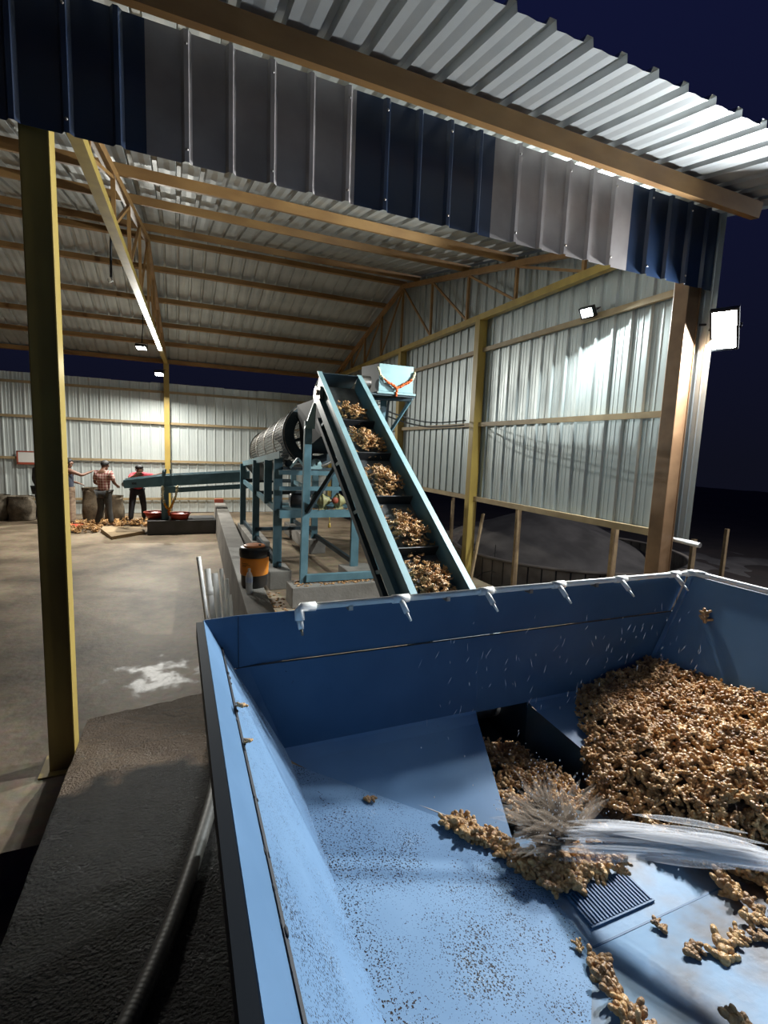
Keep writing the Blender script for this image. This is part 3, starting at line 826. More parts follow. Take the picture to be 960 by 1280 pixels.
def ginger_mass(name, spots, label, parent=None, scale=1.0, base=None, basemat='soil', cat='ginger', wild=0.9):
    """spots -> one stuff mesh of many low detail rhizomes"""
    V_, F_ = [], []; n = 0
    for i, p in enumerate(spots):
        v, f = LOWG[i % 6]
        e = Matrix.Rotation(rng.uniform(0,6.28),3,'Z') @ Matrix.Rotation(rng.uniform(-wild,wild),3,'X') @ Matrix.Rotation(rng.uniform(-wild,wild),3,'Y')
        vv = v @ np.array(e).T * (scale*rng.uniform(.8,1.15)) + np.array(p)
        V_.append(vv); F_.append(f+n); n += len(vv)
    V_ = np.concatenate(V_); F_ = np.concatenate(F_)
    nb = 0
    me = bpy.data.meshes.new(name)
    vl = V_.tolist(); fl = F_.tolist()
    if base is not None:
        vl += [tuple(p) for p in base.v]; fl += [[a+n for a in f] for f in base.f]; nb = len(base.f)
    me.from_pydata(vl, [], fl)
    me.materials.append(M['ginger']); me.materials.append(M['ginger_dark']); me.materials.append(M[basemat])
    k = len(F_); per = [len(LOWG[i % 6][1]) for i in range(len(spots))]
    mi = []
    for i, c in enumerate(per): mi += [1 if i % 3 == 0 else 0]*c
    mi += [2]*nb
    me.polygons.foreach_set('material_index', mi); me.polygons.foreach_set('use_smooth', [True]*len(fl))
    o = bpy.data.objects.new(name, me); link(o, parent)
    tag(o, label, cat, kind='stuff'); return o

# heap surface in the hopper
def heap_z(x, y):
    base = hop_z(min(x, 3.4), y)
    # left edge of the heap runs from the slot to the front
    if y > 1.75: xl = 2.02+(y-1.75)*0.45
    elif y > 1.35: xl = 1.95+(1.75-y)*0.25
    else: xl = 2.05+(1.35-y)*0.9
    t = max(0.0, (x-xl))
    h = 0.44 + 0.15*min(t*3.2, 1) + 0.21*min(t/1.25, 1.0)
    edge = min(1.0, max(0.0, (y-0.80)/0.35))
    h = 0.40+(h-0.40)*edge
    h += 0.030*noise.noise(Vector((x*4.3, y*4.3, 1.0))) + 0.018*noise.noise(Vector((x*11, y*11, 5.0)))
    if t <= 0: return base, False
    if x > XRc+(h-0.57)*0.577: return h, True
    return max(h, base), h > base-0.01
r = random.Random(11)
spots = []
y = 0.85
while y < 2.42:
    x = 1.9
    while x < 3.42:
        px, py = x+r.uniform(-.02,.02), y+r.uniform(-.02,.02)
        z, ok = heap_z(px, py)
        if ok and px < XRc+(z-0.57)*0.577 - 0.01 and py < 2.40: spots.append((px, py, z+r.uniform(-0.012,0.022)))
        x += 0.033
    y += 0.033
r.shuffle(spots)
# the 300 that show largest: nearest the camera
def camdist(p): return (Vector(p)-Vector((0,0,CAM_Z))).length
n_ind = 205
near = sorted(spots, key=camdist)
pick = near[:int(len(near)*0.60)]; r.shuffle(pick)
ind = pick[:n_ind]; indset = set(ind)
rest = [p for p in spots if p not in indset]
b = MB()
nx, ny = 60, 60
def hb(a, c_):
    x = 1.95+a*1.5; y_ = 0.85+c_*1.55
    z, ok = heap_z(x, y_)
    z = max(z-0.022, 0.36) if ok else (hop_z(x, y_)-0.03 if not (x < 2.2 and y_ > 1.6) else 0.20)
    lim = XRc+(z-0.57)*0.577-0.03
    return (min(x, lim-0.002), min(y_, 2.40), z)
b.grid(hb, nx, ny)
print('heap spots', len(spots), 'stuff', len(rest))
ginger_mass('ginger_heap', rest, 'main mass of wet brown ginger piled against the right end of the blue hopper', base=b, scale=.82)
for p in ind:
    ginger((p[0], p[1], p[2]+0.008), 'knobbly brown ginger rhizome on the surface of the big heap in the blue hopper', 'rhizomes on the hopper heap', r.uniform(.68,.92), (r.uniform(-.8,.8), r.uniform(-.8,.8), r.uniform(0,6.28)), r=r)
# gingers at the slot and in the channel
sl = []
for i in range(150):
    t = r.random(); y_ = yb2+t*(2.40-yb2)
    x0 = 1.46+(1.72-1.46)*t; x1 = 2.22+(2.08-2.22)*t
    f = r.random()
    if f > 0.72 and t > .25: f *= 0.75
    sl.append((x0+(x1-x0)*f, y_, zc(y_)+0.02+0.13*t*(1-f)+r.uniform(0,.03)))
ginger_mass('ginger_in_channel', sl, 'dark wet ginger sliding down the discharge channel under the back panel', scale=.9)
# the ridge lying along the valley of the left slope
ridge_pts = [(1.17,1.83),(1.22,1.78),(1.27,1.73),(1.33,1.66),(1.38,1.58),(1.42,1.50),(1.45,1.42),(1.47,1.34)]
for i in range(56):
    t = (r.random()**0.8)*(len(ridge_pts)-1); k = int(t); fr = t-k
    px = ridge_pts[k][0]*(1-fr)+ridge_pts[k+1][0]*fr+r.uniform(-.030,.030)*(1+t*.22)
    py = ridge_pts[k][1]*(1-fr)+ridge_pts[k+1][1]*fr+r.uniform(-.03,.03)
    ginger((px, py, hop_z(px,py)+0.014+r.uniform(0,.025)), 'ginger rhizome in the long ridge along the foot of the speckled left slope', 'rhizomes in the ridge by the left slope', r.uniform(.75,1.0), r=r)
for i in range(30):
    px, py = r.uniform(1.48,1.86), r.uniform(1.36,1.52)
    if r.random() < (px-1.45)*0.7: continue
    ginger((px, py, ZB+0.016+r.uniform(0,.03)), 'ginger rhizome in the bank above the drain grate, beneath the water jet', 'rhizomes above the drain grate', r.uniform(.8,1.05), r=r)
# chain of rhizomes on the crease between left slope and near slope
chain = [(1.36,1.10),(1.335,1.06),(1.32,1.02),(1.30,0.98),(1.285,0.94),(1.30,0.90),(1.27,0.88),(1.26,0.84),(1.25,0.80),(1.31,0.865)]
for px, py in chain:
    ginger((px, py, hop_z(px,py)+0.016), 'ginger rhizome in the short chain below the drain grate at the bottom of the picture', 'rhizomes in the chain below the grate', 0.9, r=r)
singles = [
 (1.70,1.115, 'single pale ginger rhizome lying just right of the drain grate', 0.62, 1.2),
 (1.70,0.985,'single ginger rhizome lying flat on the wet blue plate, left of the larger clump', 0.8, -0.3),
 (1.80,0.945,'larger clump shaped ginger rhizome with a dark shadow, lower right of the hopper floor', 1.15, 0.6),
 (1.90,0.955,'ginger rhizome touching the right side of the larger clump on the hopper floor', 0.8, 0.1),
 (1.98,0.93,'small ginger rhizome at the right edge of the picture below the heap', 0.7, 2.1),
 (1.56,0.745,'ginger rhizome at the bottom edge of the picture on the pale wet plate', 0.95, 2.2)]
for (px, py, lab, s, rz) in singles:
    ginger((px, py, hop_z(px,py)+0.014), lab, None, s, (0.1,0.0,rz), r=r)
ginger((3.405,2.20,1.13), 'lone ginger rhizome stuck high on the right blue panel above the heap', None, 0.95, (0,-1.0,1.1), 2)
ginger((0.212,1.82,1.215), 'long ginger rhizome caught in the open joint of the left panel', None, 0.95, (0,0.5,1.62), 1).scale = (1.0,0.42,0.5)
ginger((0.212,1.60,1.205), 'small ginger piece in the open joint, nearer than the long rhizome', None, 0.5, (0,0.5,1.6), 3).scale = (0.6,0.35,0.4)
ginger((0.84,2.02,z_left(0.84)+0.012), 'small reddish ginger piece lying in the valley at the top of the left slope', None, 0.6, (0,0,-0.6), 4)
ginger((1.335,1.165,z_left(1.335)+0.012), 'tiny ginger piece beside the left corner of the drain grate', None, 0.42, (0,0,1.1), 5)
# pieces at the right below the jet
for i in range(14):
    px, py = r.uniform(2.0,2.28), r.uniform(0.98,1.16)
    ginger((px, py, hop_z(px,py)+0.02+r.uniform(0,.02)), 'ginger rhizome in the low cluster at the right edge below the water jet', 'rhizomes in the right cluster below the jet', r.uniform(.8,1.0), r=r)

# ================================================================ WATER
def jet():
    root = empty('water_jet', (1.75,1.62,0.55), 'white water jet shooting in from the right and splashing on the ginger', 'water')
    o0 = Vector(root.location)
    a = Vector((1.95,0.83,0.85)); e = Vector((1.53,1.53,0.52))
    rr = random.Random(5)
    b = MB()
    n = 22
    def P(t, off, k):
        p = a.lerp(e, t); p.z += 0.03*math.sin(t*math.pi)
        w_ = 0.030+0.022*t
        return p + Vector((off[0], off[1], off[2]))*w_ - o0
    for k in range(90):
        off = Vector((rr.gauss(0,.5), rr.gauss(0,.5), rr.gauss(0,.6)))
        t0 = rr.uniform(0,.6); t1 = min(1.0, t0+rr.uniform(.25,.6))
        pts = [P(t0+(t1-t0)*i/8, off, k) for i in range(9)]
        rad = rr.uniform(.006,.018)
        b.tube(pts, [max(.0006, rad*math.sin(math.pi*(i+.3)/8.6)) for i in range(9)], 6, 0, False)
    b.build('jet_stream', M['water'], root)
    b = MB()
    for k in range(220):
        th = rr.uniform(-0.4, 3.9)
        d = Vector((math.cos(th)*0.8-0.25, math.sin(th)*0.8+.1, rr.uniform(.25,1.1))).normalized()
        ln = rr.uniform(.08,.34)
        st = e + Vector((rr.uniform(-.06,.10), rr.uniform(-.06,.06), rr.uniform(-.03,.03)))
        pts = [st + d*ln*t + Vector((0,0,-0.25*ln*t*t)) - o0 for t in (0,.25,.5,.75,1)]
        rad = rr.uniform(.006,.022)
        b.tube(pts, [rad*.5, rad, rad*1.1, rad*.7, .0005], 5, 0, False)
    b.build('splash', M['water_mist'], root)
    b = MB()
    for k in range(260):
        th = rr.uniform(0,6.28); q = abs(rr.gauss(0,.22))
        c_ = e+Vector((math.cos(th)*q, math.sin(th)*q, rr.uniform(0,.3))) - o0
        s_ = rr.uniform(.0012,.003)
        b.blob(c_, (s_,s_,s_*1.8), 1)
    b.build('droplets', M['droplet'], root)['kind'] = 'stuff'
jet()
# fine sprays falling from the nozzles
b = MB(); rr = random.Random(9)
for k in range(120):
    x = rr.uniform(1.2,3.2); y_ = rr.uniform(1.9,2.3); z_ = rr.uniform(.75,1.25)
    d = Vector((rr.uniform(-.5,.5), rr.uniform(-.4,.1), 1)).normalized()*rr.uniform(.008,.028)
    p = Vector((x,y_,z_)); b.tube([p-d, p, p+d], [.0003,.0011,.0003], 4, 0, False)
tag(b.build('spray_drops', M['droplet']), 'thin streaks of spray falling in front of the hopper back panel', 'water', kind='stuff')

# ================================================================ RAMP, HOSE
RP = empty('entry_ramp', (-0.2,2.2,0.0), 'wet gravelly concrete ramp with its shade painted black, left of the blue hopper', 'ramp')
b = MB()
def rfn(a, c_):
    y_ = 4.04-c_*4.9
    xl = -0.645-0.03*c_ ; xr = 0.36+0.0*c_
    x = xl+(xr-xl)*a
    z = 0.10+0.38*c_*0.85 + 0.012*noise.noise(Vector((x*5, y_*5, 0))) + 0.005*noise.noise(Vector((x*22, y_*22, 3)))
    if c_ == 0: y_ += 0.20*a + 0.01*noise.noise(Vector((x*9,0,0)))
    return (x+0.2, y_-2.2, z)
b.grid(rfn, 50, 150)
n = len(b.v); nv = 151
# skirts
sk = []
for i in range(51):
    p = b.v[i*nv]; sk.append((p, (p[0], p[1], -0.3 if False else -0.02)))
for i in range(50):
    b.add([sk[i][0], sk[i+1][0], sk[i+1][1], sk[i][1]], [(0,1,2,3)])
for j in range(150):
    p, q = b.v[j], b.v[j+1]
    b.add([p, q, (q[0],q[1],-0.35), (p[0],p[1],-0.35)], [(3,2,1,0)])
    p, q = b.v[50*nv+j], b.v[50*nv+j+1]
    b.add([p, q, (q[0],q[1],-0.35), (p[0],p[1],-0.35)], [(0,1,2,3)])
b.build('slab', M['ramp'], RP)
# hose from the hopper down the ramp
def hose_z(x, y_): return 0.10+0.38*0.85*(4.04-y_)/4.9 + 0.037
hp = []
ctrl = [(0.32,3.7),(0.29,3.42),(0.22,3.02),(0.145,2.62),(0.06,2.28),(-0.01,2.03),(-0.07,1.84),(-0.13,1.68),(-0.19,1.54),(-0.30,1.30),(-0.40,1.1)]
HO = empty('water_hose', (0.0,2.2,0.25), 'thick grey ribbed hose lying along the shaded ramp', 'hose')
pts = [Vector((x, y_-2.2, hose_z(x,y_)-0.25)) for x, y_ in ctrl]
def smooth(pts, n=8):
    out = []
    for i in range(len(pts)-1):
        p0, p1, p2, p3 = pts[max(i-1,0)], pts[i], pts[i+1], pts[min(i+2,len(pts)-1)]
        for k in range(n):
            t = k/n
            out.append(0.5*((2*p1)+(p2-p0)*t+(2*p0-5*p1+4*p2-p3)*t*t+(3*p1-p0-3*p2+p3)*t**3))
    out.append(pts[-1]); return out
sp_ = smooth(pts, 24)
b = MB(); b.tube(sp_, [0.037+0.0007*math.sin(i*2.1) for i in range(len(sp_))], 14); b.build('hose_body', M['hose'], HO)

# ================================================================ LOW WALL, PLINTH, BLOCKS
def low_wall():
    root = empty('low_concrete_wall', (0.8,9,0), 'long low grey concrete wall beside the machine frame', 'wall')
    b = MB()
    def X(y_, s): return (0.58 if s == 0 else 0.84)+(y_-4.0)*(0.035 if s == 0 else 0.0365)
    ys = [4.2+i*1.0 for i in range(11)]; rr = random.Random(2)
    def T(y_): return 0.60+0.004*math.sin(y_*3)
    vs = []
    for y_ in ys:
        o_ = (-0.8,-9,0)
        for (x, z) in ((X(y_,0)-0.02,0),(X(y_,0),T(y_)),(X(y_,1),T(y_)),(X(y_,1),0)):
            vs.append((x-0.8, y_-9, z))
    fs = []
    for i in range(len(ys)-1):
        for k in range(3): fs.append((i*4+k, i*4+k+1, i*4+5+k, i*4+4+k))
    fs += [(0,3,2,1), (len(vs)-4, len(vs)-3, len(vs)-2, len(vs)-1)]
    b.add(vs, fs); b.build('wall_body', M['concrete'], root, bevel=0.01)
    b = MB(); b.box((0.93-0.8,14.0-9,0.6), (1.16-0.8,14.12-9,0.70)); b.build('end_brick', M['red_frame'], root)
low_wall()
b = MB(); b.box((-0.66,12.6,0), (0.86,13.45,0.34)); o = b.build('concrete_plinth', M['concrete_dark'], bevel=0.01)
tag(o, 'low dark concrete plinth carrying the two red tubs and the outlet conveyor post', 'plinth')
def block(x0, y0, x1, y1, z1, lab):
    b = MB(); b.box((x0,y0,0), (x1,y1,z1)); o = b.build('concrete_block', M['concrete'], bevel=0.012); tag(o, lab, 'block', 'concrete machine footings'); return o
block(1.28,7.40,1.62,7.95,0.29,'square concrete footing under the near left leg of the machine frame')
block(1.42,6.45,3.2,6.85,0.29,'long low concrete footing nearest the hopper, strewn with ginger bits')
block(2.45,7.15,2.95,7.65,0.29,'concrete footing under the right leg of the machine frame')
block(1.35,9.8,1.70,12.4,0.29,'long narrow concrete strip under the far left legs of the machine frame')
block(2.50,9.8,2.85,12.4,0.29,'concrete strip under the far right legs of the machine frame')

def bits(name, x0, x1, y0, y1, z, n, lab, seed, s0=.010, s1=.03, mtn='ginger_dark'):
    b = MB(); rr = random.Random(seed)
    for i in range(n):
        a = rr.uniform(s0,s1)
        b.blob((rr.uniform(x0,x1), rr.uniform(y0,y1), z+a*.25), (a, a*rr.uniform(.4,.8), a*.4), 1, 0, .3, i)
    tag(b.build(name, M[mtn]), lab, 'debris', kind='stuff')
bits('ginger_scraps', 1.5,3.1,6.47,6.83,0.29,260,'scraps of ginger strewn on the long front footing',1)
bits('ginger_scraps', 1.0,1.4,6.0,7.3,0.0,90,'scraps of ginger on the floor beside the machine footing',2)

# cooler
CL = empty('water_cooler', (0.80,5.62,0.60), 'orange and black round insulated water cooler on the low wall', 'cooler')
b = MB(); b.lathe([(0.0,0),(0.135,0),(0.145,0.02),(0.148,0.14),(0.150,0.145)], 32); b.build('base', M['black'], CL)
b = MB(); b.lathe([(0.150,0.145),(0.157,0.16),(0.160,0.24),(0.158,0.335),(0.152,0.345)], 32)
bd = b.build('body', M['orange'], CL)
b = MB(); b.lathe([(0.152,0.345),(0.163,0.35),(0.166,0.37),(0.166,0.43),(0.155,0.455),(0.115,0.462)], 32)
for a_ in (2.6, 5.74): b.box((0.16*math.cos(a_)-.02,0.16*math.sin(a_)-.02,0.355), (0.16*math.cos(a_)+.02,0.16*math.sin(a_)+.02,0.41))
b.build('collar', M['black'], CL)
b = MB(); b.lathe([(0.118,0.460),(0.118,0.474),(0.10,0.480),(0.0,0.480)], 32); b.build('lid', M['orange_lid'], CL)
b = MB(); b.lathe([(0.0,0.492),(0.014,0.492),(0.014,0.478)], 12, (0.05,-0.06,0)); b.build('spout_cap', M['black'], CL)
b = MB()
for (z_, a0, a1) in ((0.285,3.55,4.15),(0.268,3.62,4.30),(0.252,3.6,4.0)):
    for k in range(10):
        a = a0+(a1-a0)*k/10; a2 = a0+(a1-a0)*(k+1)/10; R_ = 0.1612
        b.add([(R_*math.cos(a),R_*math.sin(a),z_),(R_*math.cos(a2),R_*math.sin(a2),z_),(R_*math.cos(a2),R_*math.sin(a2),z_+.005),(R_*math.cos(a),R_*math.sin(a),z_+.005)], [(0,1,2,3)])
b.build('printed_mark', M['black'], CL)
# bottle
BT = empty('water_bottle', (0.705,5.33,0.60), 'clear plastic water bottle standing in front of the orange cooler', 'bottle')
b = MB(); b.lathe([(0,0.002),(0.034,0),(0.038,0.01),(0.036,0.03),(0.038,0.05),(0.036,0.08),(0.038,0.12),(0.037,0.19),(0.026,0.225),(0.014,0.245),(0.014,0.265)], 20); b.build('body', M['bottle'], BT)
b = MB(); b.lathe([(0.0385,0.125),(0.0385,0.185)], 20); b.build('paper_label', M['bottle_label'], BT)
b = MB(); b.lathe([(0.016,0.252),(0.016,0.275),(0,0.275)], 14); b.build('cap', M['white'], BT)

# white pipes leaning at the wall end
pl = [((0.30,4.20,0.0),(0.16,4.42,1.23),.019,'tallest white plastic pipe leaning at the back left corner of the hopper'),
      ((0.335,4.15,0.0),(0.235,4.50,1.10),.027,'white plastic pipe with a joint, right of the tallest one'),
      ((0.37,4.15,0.0),(0.30,4.55,1.04),.028,'thick white plastic pipe, third from the left in the leaning bunch'),
      ((0.405,4.2,0.0),(0.36,4.6,1.07),.017,'thin white plastic pipe, fourth from the left in the leaning bunch'),
      ((0.43,4.2,0.0),(0.405,4.6,0.97),.018,'white plastic pipe, fifth from the left in the leaning bunch'),
      ((0.46,4.2,0.0),(0.44,4.6,0.82),.012,'shortest white plastic pipe at the right of the leaning bunch')]
for (a, e, rad, lab) in pl:
    a = Vector(a); e = Vector(e)
    root = empty('plastic_pipe', a, lab, 'pipe', 'leaning white pipes')
    b = MB(); d = e-a; b.tube([(0,0,0), d], rad, 12); b.build('pipe', M['pvc'], root)
    if 'joint' in lab:
        b = MB(); b.tube([d*0.80, d*0.86], rad*1.2, 12); b.build('joint', M['pvc'], root)

# ================================================================ CONVEYOR
CV = empty('inclined_conveyor', (1.93,4.4,1.2), 'steep teal bucket conveyor carrying ginger up from the hopper', 'conveyor')
co = Vector(CV.location)
def CB(mb, name, mt, parent=CV, bevel=0.0, lab=None):
    mb.v = [tuple(Vector(p)-co) for p in mb.v]; o = mb.build(name, mt, parent, bevel)
    if lab: o['label'] = lab
    return o
cs = Vector((0,0.8192,0.5736)); cn = Vector((0,-0.5736,0.8192))
c0 = Vector((0,3.3,1.09))            # a point on the top edge of the side plates
def CP(s, h, x): p = c0+cs*s+cn*h; return Vector((x, p.y, p.z))
S0, S1 = -0.80, 3.60
CXL, CXR = 1.70, 2.20
for x, sgn in ((CXL,-1),(CXR,1)):
    b = MB()
    vs = [CP(S0,0,x), CP(S1,0,x), CP(S1+.02,-0.30,x), CP(S0,-0.26,x)]
    vs2 = [v+Vector((sgn*0.008,0,0)) for v in vs]
    b.add(vs+vs2, [(0,1,2,3),(7,6,5,4),(0,4,5,1),(1,5,6,2),(2,6,7,3),(3,7,4,0)])
    b.bar(CP(S0,-0.003,x+sgn*0.022), CP(S1,-0.003,x+sgn*0.022), 0.05, 0.008, cn)
    CB(b, 'side_plate', M['teal_light'] if False else M['teal'])
    b = MB(); b.bar(CP(S0,0.003,x+sgn*0.018), CP(S1,0.003,x+sgn*0.018), 0.06, 0.004, cn); CB(b, 'top_flange', M['teal_light'], lab='pale teal top flange')  # top flange in a paler teal than the side plate
    b = MB(); b.channel(CP(S0,-0.27,x+sgn*0.05), CP(S1-.1,-0.27,x+sgn*0.05), 0.05, 0.12, 0.008, cn, flip=sgn*-1 if sgn<0 else 1)
    CB(b, 'side_channel', M['teal'])
    b = MB(); b.bar(CP(S0+.9,-0.46,x+sgn*0.03), CP(S1-.4,-0.46,x+sgn*0.03), 0.05, 0.06, cn); CB(b, 'return_guard', M['teal_dark'])
    for s_ in (0.5,1.3,2.1,2.9):
        b = MB(); b.bar(CP(s_,-0.28,x+sgn*0.04), CP(s_+0.14,-0.46,x+sgn*0.04), 0.035, 0.012, (1,0,0)); CB(b, 'stay', M['teal'])
b = MB()
b.add([CP(S0,-0.20,CXL+.012), CP(S1,-0.20,CXL+.012), CP(S1,-0.20,CXR-.012), CP(S0,-0.20,CXR-.012)], [(3,2,1,0)])
b.add([CP(S0,-0.44,CXL+.02), CP(S1,-0.44,CXL+.02), CP(S1,-0.44,CXR-.02), CP(S0,-0.44,CXR-.02)], [(0,1,2,3)])
CB(b, 'belt', M['belt'])
flights = [3.18,2.62,2.06,1.42,0.72,0.12]
for s_ in (S0+.02, S1-.02):
    b = MB(); b.tube([CP(s_,-0.32,CXL-.02), CP(s_,-0.32,CXR+.02)], 0.11 if s_ > 0 else 0.1, 20)
    CB(b, 'end_roller', M['steel'])
fl_s = [2.66,2.02,1.30,0.60,0.0,-0.5]
for s_ in fl_s:
    b = MB(); b.bar(CP(s_,-0.15,CXL+.02), CP(s_,-0.15,CXR-.02), 0.012, 0.10, cn); b.bar(CP(s_+.02,-0.196,CXL+.02), CP(s_+.02,-0.196,CXR-.02), 0.06, 0.008, cn)
    CB(b, 'flight', M['black_rubber'])
# head end drive and bracket
b = MB(); b.box((CXL-0.06,6.05,2.80),(CXL-0.02,6.20,2.95)); CB(b, 'bearing_block', M['steel'])
b = MB(); b.lathe([(0,0),(0.035,0),(0.035,-0.03),(0,-0.03)], 12, (CXL-0.06,6.12,2.88), 'x'); CB(b, 'shaft_end', M['steel'])
b = MB(); tquad(b, CP(S1-.02,0.0,CXL), CP(S1-.02,0.0,CXR), CP(S1+.15,-0.30,CXR), CP(S1+.15,-0.30,CXL)); CB(b, 'head_plate', M['teal_dark'])
# loads: clumps of ginger resting on each flight
loads = [(2.92,1.93,30,.11,'highest'),(2.30,1.95,44,.15,'second highest'),(1.60,1.93,48,.17,'middle'),(0.88,1.95,50,.18,'second lowest'),(0.24,1.94,60,.19,'lowest')]
for (s_, x, n, sp2, w_) in loads:
    rr = random.Random(int(s_*100)); sp3 = []
    for i in range(int(n*3.2)):
        ds = rr.gauss(0,sp2*.75); dx = rr.gauss(0,.10)
        dx = max(-.21, min(.22, dx)); ds = max(-.24, min(.34, ds))
        hgt = max(0, 1-(ds/.26)**2-(dx/.26)**2)*0.15*rr.random()
        sp3.append(tuple(CP(s_+ds-.02, -0.185+0.02+hgt, x+dx+.01)))
    ginger_mass('ginger_load', sp3, 'clump of ginger on the inclined conveyor, %s of the five clumps' % w_, scale=.66, wild=.6)
for k in range(5):
    pass
# ================================================================ MACHINE FRAME WITH DRUM
TR = empty('drum_washer', (2.0,9.5,0.29), 'teal steel frame with a rotating mesh drum washer behind the conveyor', 'machine')
to = Vector(TR.location)
def TB(mb, name, mt, parent=TR, bevel=0.0, lab=None):
    mb.v = [tuple(Vector(p)-to) for p in mb.v]; o = mb.build(name, mt, parent, bevel)
    if lab: o['label'] = lab
    return o
def xl(y_): return 1.44+(y_-7.69)*0.01
def tz(y_): return 2.06-(y_-7.69)*0.07       # top rail slopes down to the far end
LX, RX = 1.45, 2.66
for (x, y_, zt) in ((LX,7.69,2.0),(RX,7.45,2.0),(LX,10.0,1.9),(RX,10.0,1.9),(LX,12.1,1.75),(RX,12.1,1.75),(LX,8.6,1.95),(RX,8.6,1.95)):
    b = MB(); z0 = 0.29 if (y_ < 8 or y_ > 9.9) else 1.2
    b.channel((x,y_,z0), (x,y_,zt), 0.06, 0.13, 0.01, (1,0,0)); 
    b.box((x-.06,y_-.005,z0), (x+.06,y_+.005,zt)) if False else None
    TB(b, 'leg', M['teal'])
for x in (LX, RX):
    b = MB(); b.channel((x,7.6,tz(7.6)), (x,12.2,tz(12.2)), 0.05, 0.11, 0.01); TB(b, 'top_rail', M['teal_light'] if False else M['teal'])
    b = MB(); b.channel((x,7.6,1.17), (x,12.2,1.33), 0.05, 0.09, 0.01); TB(b, 'middle_rail', M['teal'])
    b = MB(); b.channel((x,7.6,0.34), (x,12.2,0.36), 0.05, 0.08, 0.01); TB(b, 'bottom_rail', M['teal_dark'])
for (y_, z_, nm, h_) in ((7.45,1.17,'front_table_beam',0.12),(7.50,1.56,'motor_beam',0.06),(7.55,1.80,'front_cross_beam',0.07),(12.15,1.35,'rear_cross_beam',0.09),(10.0,0.52,'lower_tie',0.07),(10.0,1.26,'middle_tie',0.07)):
    b = MB(); b.bar((LX-.02,y_,z_), (RX+.05,y_,z_), 0.06, h_); TB(b, nm, M['teal'] if y_ < 9 else M['teal_dark'])
b = MB(); b.box((LX,7.46,1.215), (RX,8.5,1.225)); TB(b, 'motor_table', M['teal'])
bm_ = MB()
for i in range(60):
    rr = random.Random(i); a = rr.uniform(.006,.016); bm_.blob((rr.uniform(1.95,2.6), rr.uniform(7.40,7.6), 1.235), (a,a*.6,a*.5), 1, 0, .3, i)
TB(bm_, 'table_scraps', M['ginger_dark'])
# deck under the drum and collecting tray
b = MB(); b.add([(LX+.05,7.7,1.66),(RX-.05,7.7,1.66),(RX-.35,12.1,1.36),(LX+.35,12.1,1.36)], [(0,1,2,3)])
b.add([(LX+.05,7.7,1.95),(LX+.05,7.7,1.66),(LX+.35,12.1,1.36),(LX+.05,12.1,1.7)], [(0,1,2,3)]); TB(b, 'collecting_tray', M['teal_dark'])
# drum
dn, df, RN, RFR = Vector((2.08,7.95,2.40)), Vector((2.06,12.0,2.07)), 0.50, 0.46
ax = (df-dn).normalized(); su = ax.cross(Vector((0,0,1))).normalized(); uu = su.cross(ax).normalized()
def ring(mb, t, rad, wd, th):
    c_ = dn.lerp(df, t); N = 48; vs = []; fs = []
    for k in range(N):
        a = 2*math.pi*k/N; dirv = su*math.cos(a)+uu*math.sin(a)
        for (dw, dr) in ((-wd/2,0),(wd/2,0),(wd/2,th),(-wd/2,th)): vs.append(c_+ax*dw+dirv*(rad+dr))
    for k in range(N):
        for q in range(4): fs.append((k*4+q, k*4+(q+1)%4, ((k+1)%N)*4+(q+1)%4, ((k+1)%N)*4+q))
    mb.add(vs, fs)
b = MB()
for i in range(40): ring(b, 0.02+0.96*i/39, RN-(RN-RFR)*i/39, 0.02, 0.004)
for k in range(56):
    a = 2*math.pi*k/56; dirv = su*math.cos(a)+uu*math.sin(a)
    b.bar(dn+dirv*(RN-.003), df+dirv*(RFR-.003), 0.014, 0.004, dirv)
dr = TB(b, 'drum_screen', M['mesh_steel'])
b = MB()
for t in (0.0, 0.24, 0.5, 0.76, 1.0):
    b = MB(); ring(b, t, RN-(RN-RFR)*t, 0.06, 0.014); TB(b, 'drum_hoop', M['steel'], dr)
for t, nm in ((0.0,'front_ring'),(1.0,'rear_ring')):
    b = MB(); ring(b, t, (RN if t == 0 else RFR)-0.16, 0.03, 0.19); TB(b, nm, M['teal_dark'])
b = MB()
for k in range(6):
    a = 2*math.pi*(k+.3)/6; dirv = su*math.cos(a)+uu*math.sin(a); p = dn-ax*0.03
    b.bar(p+dirv*0.03, p+dirv*0.42, 0.05, 0.02, ax)
TB(b, 'drum_spider', M['teal_dark'])
b = MB(); b.tube([dn-ax*0.25, dn+ax*0.2], 0.04, 12); TB(b, 'drum_shaft', M['steel'])
# feed hood between conveyor head and drum
b = MB()
h0 = [(1.80,6.55,2.88),(2.28,6.55,2.88),(2.28,6.55,2.35),(1.80,6.55,2.35)]
h1 = [(1.74,7.75,2.84),(2.45,7.75,2.84),(2.42,7.75,2.10),(1.82,7.75,2.10)]
b.add(h0+h1, [(0,1,5,4),(1,2,6,5),(2,3,7,6),(3,0,4,7)])
TB(b, 'feed_hood', M['rim_dark'])
